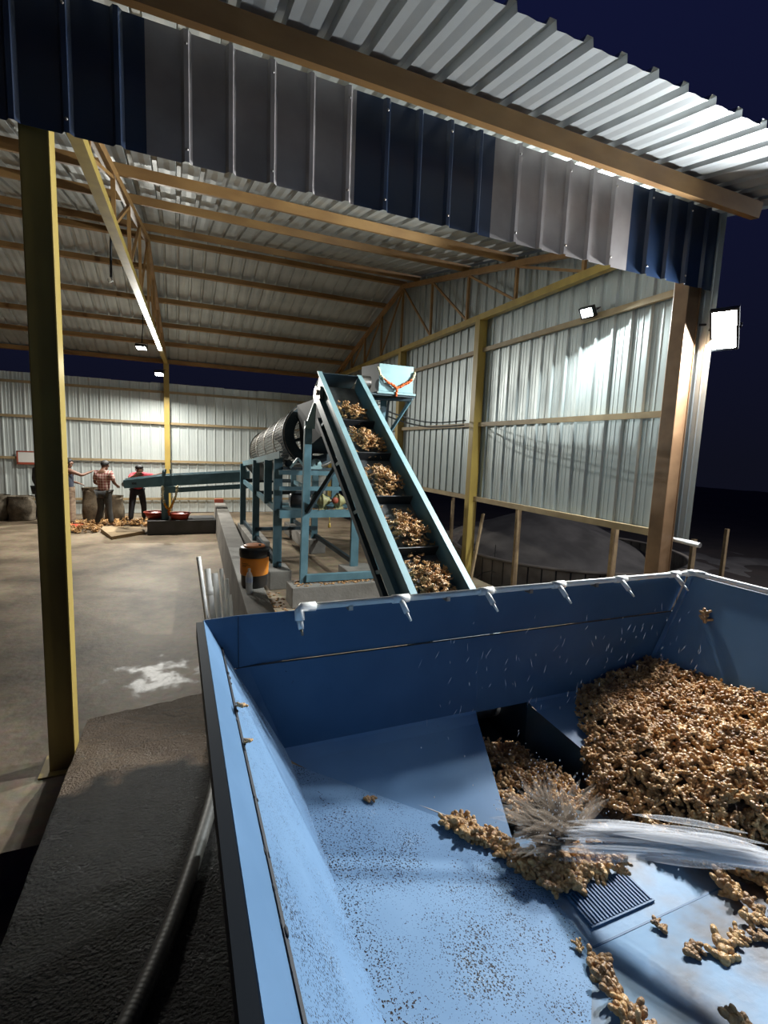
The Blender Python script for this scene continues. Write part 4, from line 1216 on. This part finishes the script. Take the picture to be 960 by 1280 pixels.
# supports of the conveyor head (belong to this frame)
b = MB(); b.channel((1.63,6.66,0.29), (1.66,6.66,2.55), 0.07, 0.10, 0.01, (1,0,0)); TB(b, 'head_post', M['teal'])
b = MB(); b.add([(1.60,6.64,2.45),(1.74,6.64,2.45),(1.76,6.64,2.92),(1.60,6.68,2.45),(1.74,6.68,2.45),(1.76,6.68,2.92)], [(0,1,2),(5,4,3),(0,2,5,3),(1,4,5,2)]); TB(b, 'gusset', M['teal_light'])
b = MB(); b.channel((2.72,6.60,0.29), (2.72,6.60,2.90), 0.07, 0.10, 0.01, (1,0,0)); TB(b, 'head_post', M['teal'])
b = MB(); b.bar((1.66,6.66,1.30), (2.1,6.2,2.25), 0.06, 0.05); TB(b, 'brace', M['teal_dark'])
b = MB(); b.bar((1.66,6.66,0.36), (2.72,6.62,0.36), 0.08, 0.10); TB(b, 'foot_tie', M['teal'])
# motors on the table
b = MB()
b.lathe([(0,0),(0.10,0),(0.115,0.02),(0.115,0.30),(0.10,0.33),(0,0.33)], 20, (1.62,7.62,1.36), 'x')
TB(b, 'dark_motor', M['black'])
for (x, y_) in ((2.05,7.58),(2.32,7.58)):
    b = MB(); b.lathe([(0,0),(0.06,0),(0.10,0.04),(0.105,0.10),(0.07,0.16),(0.05,0.2),(0,0.2)], 16, (x,y_,1.36), 'x')
    b.lathe([(0.11,0.06),(0.125,0.06),(0.125,0.09),(0.11,0.09)], 16, (x,y_,1.36), 'x')
    b.box((x+.02,y_-.06,1.225), (x+.15,y_+.06,1.27)); TB(b, 'water_pump', M['motor'])
b = MB(); b.lathe([(0,-0.05),(0.05,-0.05),(0.05,0.0),(0,0.0)], 14, (2.30,7.46,1.38), 'y'); TB(b, 'pump_cap', M['red_frame'])
b = MB(); b.tube([(1.9,7.58,1.36),(2.70,7.58,1.36)], 0.018, 8); TB(b, 'drive_shaft', M['steel'])
b = MB(); b.tube([(2.2,7.38,1.12),(2.2,7.38,1.02)], 0.006, 6); b.lathe([(0,0),(0.022,0.005),(0.026,0.03),(0.014,0.05),(0.02,0.07),(0,0.075)], 12, (2.2,7.38,0.95)); TB(b, 'drip_cup', M['bulb'])
# roller bearing carriage under the drum front
b = MB(); b.box((1.5,7.56,1.84), (2.6,7.74,1.88))
for x in (1.62, 2.42):
    b.lathe([(0,0),(0.06,0),(0.06,0.06),(0,0.06)], 16, (x,7.70,1.93), 'y'); 
TB(b, 'roller_carriage', M['teal_dark'])
b = MB(); b.lathe([(0.02,0),(0.075,0),(0.085,0.02),(0.085,0.05),(0.02,0.05)], 18, (2.02,7.56,1.94), 'y'); b.box((1.93,7.55,1.86),(2.11,7.62,1.90)); TB(b, 'pillow_bearing', M['teal_light'])
b = MB()
for (a, e) in (((2.42,7.55,1.87),(2.52,7.55,2.06)),((2.62,7.55,1.87),(2.52,7.55,2.06)),((1.6,7.55,1.87),(1.72,7.55,2.02)),((1.84,7.55,1.87),(1.72,7.55,2.02))): b.bar(a, e, 0.03, 0.05, (0,1,0))
TB(b, 'bracket', M['teal_light'])

# motor box with garland
MX = empty('drive_guard_box', (2.76,6.4,2.98), 'pale teal drive guard box on the top right side of the conveyor', 'box')
mo = Vector(MX.location)
def XB(mb, name, mt, lab=None):
    mb.v = [tuple(Vector(p)-mo) for p in mb.v]; return mb.build(name, mt, MX, 0.004)
b = MB()
fr = [(2.52,6.30,2.99),(3.03,6.30,2.99),(3.03,6.30,3.35),(2.52,6.30,3.35)]
bk = [(2.44,6.78,2.96),(2.95,6.78,2.96),(2.95,6.78,3.36),(2.44,6.78,3.36)]
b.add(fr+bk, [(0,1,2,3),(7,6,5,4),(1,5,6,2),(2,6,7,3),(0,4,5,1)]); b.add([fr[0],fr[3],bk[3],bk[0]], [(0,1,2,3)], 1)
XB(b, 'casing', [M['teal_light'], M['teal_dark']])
b = MB(); b.box((2.30,6.28,2.93),(3.06,6.82,2.955)); b.bar((2.42,6.5,2.9),(3.02,6.3,2.9),0.05,0.04); XB(b, 'platform', M['teal_dark'])
b = MB(); b.box((2.50,6.265,2.955),(3.06,6.30,2.985)); XB(b, 'front_ledge', M['teal_light'])
b = MB(); b.tube([(2.30,6.45,3.10),(2.44,6.45,3.10)], 0.09, 18); b.tube([(2.22,6.45,3.10),(2.44,6.45,3.10)], 0.03, 10); XB(b, 'pulley', M['steel'])
b = MB(); b.bar((3.02,6.30,2.93),(2.76,6.58,2.35),0.04,0.04); XB(b, 'strut', M['teal'])
b = MB(); b.bar((2.74,6.45,2.93),(2.74,6.58,2.40),0.03,0.03); XB(b, 'strut', M['teal_dark'])

def garland(name, pts, cols, rad, lab, drop=None):
    root = empty(name, pts[0], lab, 'garland'); o0 = Vector(pts[0])
    P_ = smooth([Vector(p) for p in pts], 6); rr = random.Random(4)
    groups = {}
    tot = len(P_)
    for i, p in enumerate(P_):
        c_ = cols(i/(tot-1)); groups.setdefault(c_, MB())
        for k in range(2):
            q = p-o0+Vector((rr.uniform(-1,1), rr.uniform(-1,0.2), rr.uniform(-1,1)))*rad*.35
            groups[c_].blob(q, (rad*rr.uniform(.8,1.1),)*3, 1, 0, .4, i)
    if drop:
        for i in range(5):
            groups.setdefault('flower_o', MB()).blob(Vector(drop)-o0+Vector((rr.uniform(-.01,.01),0,-i*rad*1.1)), (rad*1.1,)*3, 1, 0, .4, i)
    for c_, g in groups.items(): g.build('flowers', M[c_], root)
garland('flower_garland', [(2.50,6.285,3.28),(2.53,6.28,3.20),(2.62,6.275,3.12),(2.70,6.27,3.08),(2.77,6.265,3.04),(2.85,6.27,3.08),(2.94,6.275,3.13),(3.01,6.28,3.19),(3.04,6.285,3.27)],
    lambda t: 'flower_w' if (t < .2 or t > .84) else 'flower_o', 0.018, 'orange and cream flower garland draped across the pale drive guard box', (2.765,6.262,3.02))

# cables on the right wall
def cable(pts, rad, lab):
    b = MB(); b.tube(smooth([Vector(p) for p in pts], 8), rad, 6); tag(b.build('power_cable', M['black_rubber']), lab, 'cable')
cable([(2.5,6.75,2.93),(3.2,7.4,2.80),(4.0,7.6,2.70),(4.78,7.7,2.78)], 0.012, 'upper black cable from the drive guard box to the wall column')
cable([(2.5,6.78,2.90),(3.2,7.5,2.74),(4.0,7.7,2.63),(4.78,7.75,2.70)], 0.012, 'lower black cable from the drive guard box to the wall column')

# ================================================================ OUTLET CONVEYOR
OC = empty('outlet_conveyor', (0.2,13.05,0.34), 'long low teal outlet conveyor running from the drum to the workers', 'conveyor')
oo = Vector(OC.location)
def OB(mb, name, mt, bevel=0.0):
    mb.v = [tuple(Vector(p)-oo) for p in mb.v]; return mb.build(name, mt, OC, bevel)
for y_, n_ in ((12.85,'side_channel'),(13.35,'side_channel')):
    b = MB(); b.add([(-1.16,y_,1.26),(-0.3,y_,1.385),(1.7,y_,1.53),(1.7,y_,1.27),(-0.3,y_,1.13),(-1.14,y_,1.08)], [(0,1,2,3,4,5)])
    b.add([(-1.16,y_+.05,1.26),(-0.3,y_+.05,1.385),(1.7,y_+.05,1.53),(1.7,y_,1.53),(-0.3,y_,1.385),(-1.16,y_,1.26)], [(0,1,4,5),(1,2,3,4)])
    b.bar((-1.15,y_,1.27),(-0.3,y_,1.395),0.03,0.012); b.bar((-0.3,y_,1.395),(1.7,y_,1.54),0.03,0.012)
    OB(b, n_, M['teal'])
    b = MB(); b.bar((-0.1,y_,1.02),(1.7,y_,1.14),0.04,0.075); OB(b, 'lower_beam', M['teal'])
b = MB(); b.add([(-1.16,12.87,1.18),(-1.16,13.35,1.18),(-0.3,13.35,1.30),(-0.3,12.87,1.30),(1.7,13.35,1.44),(1.7,12.87,1.44)], [(0,3,2,1),(3,5,4,2)]); OB(b, 'belt', M['belt'])
b = MB(); b.tube([(-1.14,12.87,1.17),(-1.14,13.37,1.17)], 0.06, 14); OB(b, 'end_roller', M['steel'])
for y_ in (12.83, 13.38):
    b = MB(); b.channel((-0.28,y_,0.34), (-0.28,y_,1.50), 0.05, 0.15, 0.01, (0,1,0)); b.box((-0.36,y_-.01,0.34),(-0.20,y_+.01,1.1)); OB(b, 'post', M['teal'])
b = MB()
for dx in (-0.11, 0.11): b.bar((-0.2+dx,12.80,1.1), (-0.2+dx*.4,12.80,1.55), 0.03, 0.05, (0,1,0))
b.box((-0.33,12.78,0.98),(0.0,12.84,1.14)); OB(b, 'tension_bracket', M['teal'])
b = MB(); b.box((-0.98,12.845,1.17),(-0.88,12.85,1.22)); OB(b, 'name_plate', M['teal_dark'])
garland('flower_garland', [(-0.31,12.76,1.12),(-0.32,12.76,0.9),(-0.27,12.76,0.70),(-0.19,12.75,0.60),(-0.11,12.76,0.72),(-0.04,12.76,0.9),(0.0,12.76,1.14)],
    lambda t: 'flower_w' if (t < .3 or t > .75) else 'flower_y', 0.03, 'yellow and cream flower garland hanging from the outlet conveyor post', (-0.19,12.745,0.60))
def tub(x, y_, lab, R_=0.27):
    root = empty('plastic_tub', (x,y_,0.34), lab, 'tub', 'red plastic tubs on the plinth')
    b = MB(); b.lathe([(0,0.003),(R_*.68,0),(R_*.74,0.02),(R_*.93,0.13),(R_*.9,0.13),(R_*.7,0.03),(0,0.02)], 28); b.build('bowl', M['red_tub'], root)
    b = MB(); b.lathe([(R_*.92,0.128),(R_*1.0,0.132),(R_*1.0,0.145),(R_*.9,0.142)], 28); b.build('rim', M['red_tub'], root)
tub(0.04,12.90,'red plastic tub on the plinth, right of the outlet conveyor post')
tub(-0.5,13.15,'red plastic tub on the plinth, left of the outlet conveyor post')

# ================================================================ BACK LEFT: SACKS, PEOPLE, PILE
def sack(x, y_, wd, dp, ht, lab, mt='sack', seed=0, rz=0.0, fill=False):
    root = empty('full_sack', (x,y_,0), lab, 'sack', None, rz)
    b = MB(); N = 26; rows = 14; rr = random.Random(seed); vs = []
    for j in range(rows+1):
        t = j/rows
        k = 0.94+0.10*math.sin(math.pi*min(t*1.2,1))-0.05*t + 0.03*math.sin(t*9+seed)
        for i in range(N):
            a = 2*math.pi*i/N
            q = 1+0.10*noise.noise(Vector((math.cos(a)*1.6+seed, math.sin(a)*1.6, t*3)))
            # squarish section
            ca, sa = math.cos(a), math.sin(a); sq = 1/max(abs(ca), abs(sa))**0.35
            vs.append((wd/2*k*q*ca*sq, dp/2*k*q*sa*sq, ht*t+0.02*noise.noise(Vector((a, seed, t*4))) if j else 0.0))
    fs = [(j*N+i, j*N+(i+1)%N, (j+1)*N+(i+1)%N, (j+1)*N+i) for j in range(rows) for i in range(N)]
    vs.append((0,0,ht*0.97)); c_ = len(vs)-1
    fs += [(rows*N+i, rows*N+(i+1)%N, c_) for i in range(N)] + [tuple(range(N))[::-1]]
    b.add(vs, fs, 0, True); b.build('sack_body', M[mt], root)
    b = MB()
    for i in range(N):
        a = 2*math.pi*i/N; a2 = 2*math.pi*(i+1)/N
        R1, R2 = wd/2*.93, dp/2*.93
        f0, f1 = 1+.08*math.sin(a*5+seed), 1+.08*math.sin(a2*5+seed)
        b.add([(R1*math.cos(a),R2*math.sin(a),ht*.95),(R1*math.cos(a2),R2*math.sin(a2),ht*.95),(R1*1.04*f1*math.cos(a2),R2*1.04*f1*math.sin(a2),ht*1.06),(R1*1.04*f0*math.cos(a),R2*1.04*f0*math.sin(a),ht*1.06)], [(0,1,2,3)], 0, True)
    b.build('rolled_mouth', M[mt], root)
sack(-4.35,15.6,0.62,0.5,0.62,'bulging woven sack at the far left edge of the picture','sack',1)
sack(-3.78,15.5,0.60,0.5,0.60,'bulging woven sack just left of the near column','sack',2)
sack(-3.15,15.75,0.60,0.5,0.60,'bulging woven sack mostly hidden behind the near column','sack',3)
sack(-2.08,15.0,0.50,0.42,0.86,'tall dark jute sack standing left of the person in the checked shirt','sack_dark',4,0.2)
sack(-1.55,14.75,0.45,0.42,0.68,'jute sack standing behind the legs of the person in the checked shirt','sack_dark',5,-0.2)

# cardboard
b = MB()
cb = [(-1.62,12.95),(-0.78,12.55),(-0.74,13.05),(-1.28,13.75)]
cb = [(-1.35,12.15),(-0.72,12.75),(-0.86,13.55),(-1.70,13.75),(-1.68,13.2)]
vs = [(x+1.2,y_-13,0.004) for x, y_ in cb]+[(x+1.2,y_-13,0.07+0.02*math.sin(i*2)) for i, (x, y_) in enumerate(cb)]
n = len(cb)
b.add(vs, [tuple(range(n))[::-1], tuple(range(n,2*n))]+[(i,(i+1)%n,n+(i+1)%n,n+i) for i in range(n)])
o = b.build('cardboard_sheet', M['card']); o.location = (-1.2,13,0); tag(o, 'flattened brown cardboard box lying on the floor before the checked shirt person', 'cardboard')
# floor pile of ginger around the workers
rr = random.Random(8); sp4 = []
for i in range(420):
    x = rr.uniform(-2.6,-0.70); y_ = rr.uniform(13.1,15.0)
    if y_ < 13.9 and x > -1.9+ (13.9-y_)*-.2 and x > -1.75: 
        continue
    h_ = 0.10*max(0, 1-((x+1.55)/1.2)**2)*rr.random()
    sp4.append((x, y_, 0.02+h_))
ginger_mass('ginger_on_floor', sp4, 'spread of ginger on the floor around the workers\' feet', scale=1.3, wild=.5)

# red tray with green light
RT = empty('weighing_scale', (-2.42,13.9,0), 'low red scale with a small green light behind the near column', 'scale')
b = MB(); b.box((-.22,-.2,0.0),(.22,.2,0.05)); b.box((-.25,-.23,0.05),(.25,.23,0.075)); b.build('platform', M['red_tub'], RT, 0.006)
b = MB(); b.box((-.24,-.27,0.05),(-.10,-.232,0.14)); dsp = b.build('display', M['black'], RT)
b = MB(); b.box((-.21,-.274,0.08),(-.16,-.270,0.11)); b.build('indicator_light', M['green_led'], RT)

# notice board on back wall
NB = empty('notice_board', (-3.78,16.40,1.62), 'small white board in a red frame on the back wall rail', 'board')
b = MB(); b.box((-.24,-.012,-.15),(.24,.0,.15)); b.build('panel', M['white'], NB)
b = MB()
for lo, hi in (((-.27,-.02,.14),(.27,.0,.17)),((-.27,-.02,-.20),(.27,.0,-.14)),((-.27,-.02,-.17),(-.235,.0,.17)),((.235,-.02,-.17),(.27,.0,.17))): b.box(lo, hi)
b.build('frame', M['red_frame'], NB)
NB2 = empty('notice_board', (-3.38,16.40,1.62), 'small pinkish board beside the white one, half hidden by the near column', 'board')
b = MB(); b.box((-.10,-.012,-.13),(.10,.0,.13)); b.build('panel', mat('pink_card', (0.5,0.25,0.2), rough=.7), NB2)
b = MB(); b.box((-.12,-.02,.12),(.12,.0,.15)); b.box((-.12,-.02,-.16),(.12,.0,-.12)); b.build('frame', M['red_frame'], NB2)

# ---- people
def skin_obj(name, joints, edges, radii, mt, parent, lvl=2, smooth_=True):
    me = bpy.data.meshes.new(name)
    keys = list(joints); idx = {k: i for i, k in enumerate(keys)}
    me.from_pydata([tuple(joints[k]) for k in keys], [(idx[a], idx[c_]) for a, c_ in edges], [])
    me.materials.append(mt)
    o = bpy.data.objects.new(name, me); link(o, parent)
    sk_ = o.modifiers.new('skin', 'SKIN'); sk_.use_smooth_shade = True
    sv = me.skin_vertices[0].data if me.skin_vertices else None
    if sv is None:
        bpy.context.view_layer.objects.active = o
        bpy.ops.mesh.customdata_skin_add(); sv = me.skin_vertices[0].data
    for k in keys:
        rr_ = radii[k]; sv[idx[k]].radius = rr_ if isinstance(rr_, tuple) else (rr_, rr_)
    sv[0].use_root = True
    ss = o.modifiers.new('subsurf', 'SUBSURF'); ss.levels = lvl; ss.render_levels = lvl
    return o

def person(loc, rz, J, label, shirt, trousers, sleeve='short', lungi=False, vest=False):
    """J overrides joints of a standing figure facing +Y, 1.66 m tall"""
    root = empty('person', loc, label, 'person', None, rz)
    D = {'pelvis':(0,0,0.90),'waist':(0,0,1.02),'chest':(0,0.0,1.22),'upper':(0,0.0,1.36),'neck':(0,0.01,1.44),'head0':(0,0.02,1.51),'head1':(0,0.03,1.57),'crown':(0,0.02,1.63),
         'nose':(0,0.125,1.545),'chin':(0,0.075,1.47),
         'shL':(-0.17,0,1.37),'elL':(-0.23,-0.02,1.11),'wrL':(-0.24,0.06,0.88),
         'shR':(0.17,0,1.37),'elR':(0.23,-0.02,1.11),'wrR':(0.24,0.06,0.88),
         'hipL':(-0.09,0,0.86),'knL':(-0.10,0.02,0.47),'anL':(-0.11,-0.02,0.09),'toL':(-0.12,0.12,0.035),
         'hipR':(0.09,0,0.86),'knR':(0.10,0.02,0.47),'anR':(0.11,-0.02,0.09),'toR':(0.12,0.12,0.035)}
    D.update(J); D = {k: Vector(v) for k, v in D.items()}
    R_ = {'pelvis':(0.135,0.10),'waist':(0.125,0.09),'chest':(0.15,0.105),'upper':(0.14,0.09),'neck':0.05,'head0':0.072,'head1':0.085,'crown':0.06,'nose':0.018,'chin':0.035,
          'shL':0.055,'elL':0.040,'wrL':0.027,'shR':0.055,'elR':0.040,'wrR':0.027,
          'hipL':0.09,'knL':0.058,'anL':0.038,'toL':0.032,'hipR':0.09,'knR':0.058,'anR':0.038,'toR':0.032}
    E = [('pelvis','waist'),('waist','chest'),('chest','upper'),('upper','neck'),('neck','head0'),('head0','head1'),('head1','crown'),('head0','chin'),('head1','nose'),
         ('upper','shL'),('shL','elL'),('elL','wrL'),('upper','shR'),('shR','elR'),('elR','wrR'),
         ('pelvis','hipL'),('hipL','knL'),('knL','anL'),('anL','toL'),('pelvis','hipR'),('hipR','knR'),('knR','anR'),('anR','toR')]
    for s in 'LR':
        wv, ev = D['wr'+s], D['el'+s]; d = (wv-ev).normalized()
        side = d.cross(Vector((0,0,1))); side = side.normalized() if side.length > .2 else Vector((0,1,0))
        D['palm'+s] = wv+d*0.07; R_['palm'+s] = (0.034,0.018); E.append(('wr'+s,'palm'+s))
        for k in range(4):
            a = D['palm'+s]+side*(k-1.5)*0.020+d*0.015; e = a+d*(0.040+0.008*(1.5-abs(k-1.5)))+Vector((0,0,-0.010)); e2 = e+d*0.022+Vector((0,0,-0.015))
            D['f%d%s' % (k,s)] = a; D['g%d%s' % (k,s)] = e; D['h%d%s' % (k,s)] = e2
            for q in 'fgh': R_['%s%d%s' % (q,k,s)] = 0.0088 if q != 'h' else 0.007
            E += [('palm'+s,'f%d%s' % (k,s)),('f%d%s' % (k,s),'g%d%s' % (k,s)),('g%d%s' % (k,s),'h%d%s' % (k,s))]
        t0 = wv+d*0.03+side*0.035; t1 = t0+d*0.03+side*0.018
        D['t0'+s], D['t1'+s] = t0, t1; R_['t0'+s] = 0.012; R_['t1'+s] = 0.009; E += [('wr'+s,'t0'+s),('t0'+s,'t1'+s)]
    body = skin_obj('body', D, E, R_, M['skin'], root)
    hd = D['head1']; cr2 = D['crown']; fwd = (D['nose']-hd).normalized(); upd = (cr2-D['head0']).normalized(); sd = fwd.cross(upd).normalized()
    # eyes and ears
    for k in (-1, 1):
        b = MB(); b.blob(hd+fwd*0.088+sd*k*0.03+upd*0.005, (0.011,0.011,0.008), 1); b.build('eye', M['hair'], body)
        b = MB(); b.blob(hd+sd*k*0.088-upd*0.01, (0.012,0.018,0.028), 2); b.build('ear', M['skin'], body)
    b = MB(); b.bar(hd+fwd*0.085-upd*0.05-sd*0.022, hd+fwd*0.085-upd*0.05+sd*0.022, 0.006, 0.008); b.build('mouth', M['red_frame'], body)
    # hair cap
    b = MB(); vs, fs = ICO[3]; out = []
    for p in vs:
        q = Vector(p); f_ = q.dot(fwd); u_ = q.dot(upd)
        rad = 0.100*(1+0.12*noise.noise(q*6)) if (u_ > -0.05+0.6*max(f_,0) or f_ < -0.25 and u_ > -0.6) else 0.062
        out.append(hd+upd*0.020-fwd*0.010+q*rad)
    b.add(out, fs, 0, True); b.build('hair', M['hair'], root)
    # shirt
    keys = ['waist','chest','upper','shL','shR','pelvis']
    SJ = {k: D[k] for k in keys}; SR = {'waist':(0.15,0.115),'chest':(0.175,0.13),'upper':(0.165,0.118),'shL':0.078,'shR':0.078,'pelvis':(0.155,0.12)}
    SE = [('pelvis','waist'),('waist','chest'),('chest','upper'),('upper','shL'),('upper','shR')]
    if vest: SR.update({'shL':0.03,'shR':0.03}); SR['upper'] = (0.13,0.10); SJ['shL'] = D['shL']*.5+D['upper']*.5; SJ['shR'] = D['shR']*.5+D['upper']*.5
    else:
        SJ['collar'] = D['upper'].lerp(D['neck'], .75); SR['collar'] = 0.075; SE.append(('upper','collar'))
        for s in 'LR':
            SJ['el'+s] = D['el'+s]; SR['el'+s] = 0.060; SE.append(('sh'+s,'el'+s))
            if sleeve == 'half': SJ['el'+s] = D['sh'+s].lerp(D['el'+s], .8)
            if sleeve == 'long': SJ['wr'+s] = D['el'+s].lerp(D['wr'+s], .85); SR['wr'+s] = 0.042; SE.append(('el'+s,'wr'+s))
    sh = skin_obj('shirt', {k: SJ[k] for k in (['pelvis']+[q for q in SJ if q != 'pelvis'])}, SE, SR, shirt, root)
    if lungi:
        b = MB(); N = 28; rows = 10; vs = []
        for j in range(rows+1):
            t = j/rows; z_ = 0.98-0.86*t; c2 = D['pelvis'].lerp((D['anL']+D['anR'])/2, t)
            for i in range(N):
                a = 2*math.pi*i/N; fold = 1+0.07*math.sin(a*7+t*2)*t
                vs.append((c2.x+(0.165+0.02*t)*math.cos(a)*fold, c2.y+(0.135+0.02*t)*math.sin(a)*fold, z_))
        b.add(vs, [(j*N+i, j*N+(i+1)%N, (j+1)*N+(i+1)%N, (j+1)*N+i) for j in range(rows) for i in range(N)], 0, True)
        b.build('lungi', trousers, root)
    else:
        TJ = {k: D[k] for k in ('pelvis','hipL','knL','hipR','knR')}
        for s in 'LR': TJ['an'+s] = D['an'+s]+Vector((0,0,0.02))
        TR_ = {'pelvis':(0.15,0.115),'hipL':0.105,'hipR':0.105,'knL':0.078,'knR':0.078,'anL':0.064,'anR':0.064}
        skin_obj('trousers', TJ, [('pelvis','hipL'),('hipL','knL'),('knL','anL'),('pelvis','hipR'),('hipR','knR'),('knR','anR')], TR_, trousers, root)
    return root
# checked shirt, seen from behind, working at the conveyor end
person((-1.68,13.9,0), -0.45, {'elL':(-0.25,0.02,1.12),'wrL':(-0.20,0.22,1.02),'elR':(0.25,0.04,1.12),'wrR':(0.18,0.26,1.04),
    'head0':(0,0.05,1.50),'head1':(0,0.08,1.555),'crown':(0,0.07,1.62),'nose':(0,0.165,1.50),'chin':(0,0.12,1.44),'anL':(-0.17,-0.06,0.09),'toL':(-0.20,0.08,0.035),'anR':(0.16,0.02,0.09),'toR':(0.19,0.16,0.035)},
    'person in a red checked shirt and grey trousers, back turned, at the conveyor end', M['plaid'], M['grey_cloth'], 'half')
# red shirt, leaning over the conveyor from behind
person((-0.98,14.55,0), math.pi+0.25, {'chest':(0.0,0.16,1.18),'upper':(0.0,0.26,1.29),'neck':(0,0.33,1.36),'head0':(0.02,0.38,1.41),'head1':(0.02,0.42,1.46),'crown':(0.02,0.42,1.54),'nose':(0.02,0.50,1.41),'chin':(0.02,0.44,1.35),
    'shL':(-0.17,0.27,1.29),'elL':(-0.38,0.42,1.30),'wrL':(-0.46,0.62,1.36),'shR':(0.17,0.26,1.29),'elR':(0.26,0.46,1.22),'wrR':(0.12,0.70,1.36),'waist':(0,0.05,1.03),
    'anL':(-0.18,-0.14,0.09),'toL':(-0.20,0.0,0.035),'anR':(0.20,0.12,0.09),'toR':(0.22,0.26,0.035),'knL':(-0.15,0.0,0.48),'knR':(0.16,0.10,0.48)},
    'person in a red shirt and black trousers leaning over the outlet conveyor', M['red_shirt'], M['black_cloth'], 'half')
# vest and wrapped cloth, arm held out
person((-2.52,14.45,0), -1.2, {'shR':(0.17,0.03,1.37),'elR':(0.20,0.26,1.27),'wrR':(0.10,0.46,1.35),'elL':(-0.24,0.05,1.12),'wrL':(-0.15,0.24,1.05)},
    'person in a dark vest and khaki wrap holding one arm out beside the near column', M['vest'], M['khaki_cloth'], vest=True, lungi=True)
person((-3.22,14.9,0), -0.9, {}, 'person in dark clothes almost fully hidden behind the near column', M['grey_cloth'], M['grey_cloth'], 'long')

# hanging rods at the inner truss
def hang(a, e, lab):
    root = empty('hanging_rod', a, lab, 'rod'); d = Vector(e)-Vector(a)
    b = MB(); b.tube([(0,0,0), d], 0.018, 6); b.build('rod', M['black'], root)
    b = MB(); b.tube([d, d+Vector((.02,0,-.05)), d+Vector((-.03,0,-.07)), d+Vector((-.04,0,-.03))], 0.008, 6); b.build('hook', M['steel'], root)
hang((-0.80,8.25,5.52), (-0.82,8.2,4.45), 'short black rod with a hook hanging from the roof left of the truss')
b = MB(); b.tube([(-0.70,13.35,5.46),(-0.70,13.35,4.88)], 0.012, 6); tag(b.build('hanging_rod', M['black']), 'thin dark rod holding the lit lamp below the truss', 'rod')

# ================================================================ OUTSIDE RIGHT
TK = empty('round_tank', (7.45,7.9,-0.3), 'large round cement ring tank outside, seen under the right wall', 'tank')
b = MB(); R0 = 2.34; N = 64; H_ = 0.62
for i in range(N):
    a0 = 2*math.pi*i/N; a1 = 2*math.pi*(i+1)/N; g = 0.006
    a0 += g; a1 -= g; vs = []
    for a in (a0, a1):
        for (R2, z_) in ((R0,0),(R0,H_),(R0-.09,H_),(R0-.09,0)): vs.append((R2*math.cos(a), R2*math.sin(a), z_))
    b.add(vs, [(0,4,5,1),(1,5,6,2),(2,6,7,3),(0,1,2,3),(7,6,5,4)])
b.build('ring_wall', M['tank'], TK)
b = MB(); b.lathe([(R0-.02,0),(R0-.02,H_-.01)], 64); b.build('joint_mortar', M['seam'], TK)
b = MB()
for i in range(64):
    pass
b.lathe([(R0-.10,H_),(R0+.015,H_),(R0+.015,H_+.03),(R0-.10,H_+.03),(R0-.10,H_)], 64); b.build('rim', M['tank'], TK)
b = MB()
def mfn(a, c_):
    x = 5.6+a*9; y_ = 6.5+c_*8
    d1 = math.exp(-((x-8.2)/2.6)**2-((y_-9.6)/2.2)**2)
    return (x, y_, -0.32+1.15*d1+0.10*noise.noise(Vector((x*1.3,y_*1.3,2))))
b.grid(mfn, 40, 40)
tag(b.build('earth_mound', M['mud']), 'grey heap of mud inside and behind the round tank', 'mound', kind='stuff')
def post(x, y_, z0, z1, lab, wd=0.07, lean=0):
    b = MB(); b.bar((0,0,0), (lean,0,z1-z0), wd, 0.05, (0,1,0)); b.box((-wd*.7,-.04,0),(wd*.7,.04,.02))
    o = b.build('short_post', M['wood_post']); o.location = (x,y_,z0); tag(o, lab, 'post', 'short posts outside the right wall')
post(5.0,6.32,-0.3,1.36,'ochre post under the right wall, left one behind the hopper rim',0.08)
post(5.0,4.44,-0.3,1.36,'ochre post under the right wall, middle one behind the hopper rim',0.08)
post(5.0,3.92,-0.3,1.36,'thin ochre post close to the left of the brown outer column',0.06)
post(5.15,8.6,-0.3,1.30,'thin brown post outside, between conveyor and wall column',0.05)
post(7.8,5.35,-0.3,0.95,'brown stake standing at the tank rim, right of the outer column',0.09)
post(8.6,5.35,-0.3,1.10,'thin brown stake at the right end of the tank rim',0.06)
b = MB(); b.bar((0,0,0), (0.42,0.35,1.15), 0.06, 0.03, (1,0,0)); o = b.build('leaning_plank', M['wood_post']); o.location = (4.55,6.9,0.0)
tag(o, 'dark plank leaning against the wall column behind the hopper', 'plank')
# gutter pipe at the wall foot
b = MB(); b.tube([(5.06,3.75,1.35),(5.06,3.40,1.335)], 0.028, 12); tag(b.build('drain_pipe', M['pvc']), 'short white pipe end poking out beside the brown outer column', 'pipe')
b = MB(); rr = random.Random(6)
for i in range(26):
    x = rr.uniform(5.1,5.7); y_ = rr.uniform(7.6,9.6)
    p = [Vector((x,y_,-.28))]; d = Vector((rr.uniform(-.3,.3), rr.uniform(-.3,.3), 1)).normalized()
    for k in range(4): p.append(p[-1]+d*0.2); d = (d+Vector((rr.uniform(-.6,.6), rr.uniform(-.6,.6), -.25))).normalized()
    b.tube(p, 0.008, 4, 0, False)
tag(b.build('dry_brush', M['hose']), 'tangle of dry stalks in the dark behind the wall column', 'brush', kind='stuff')
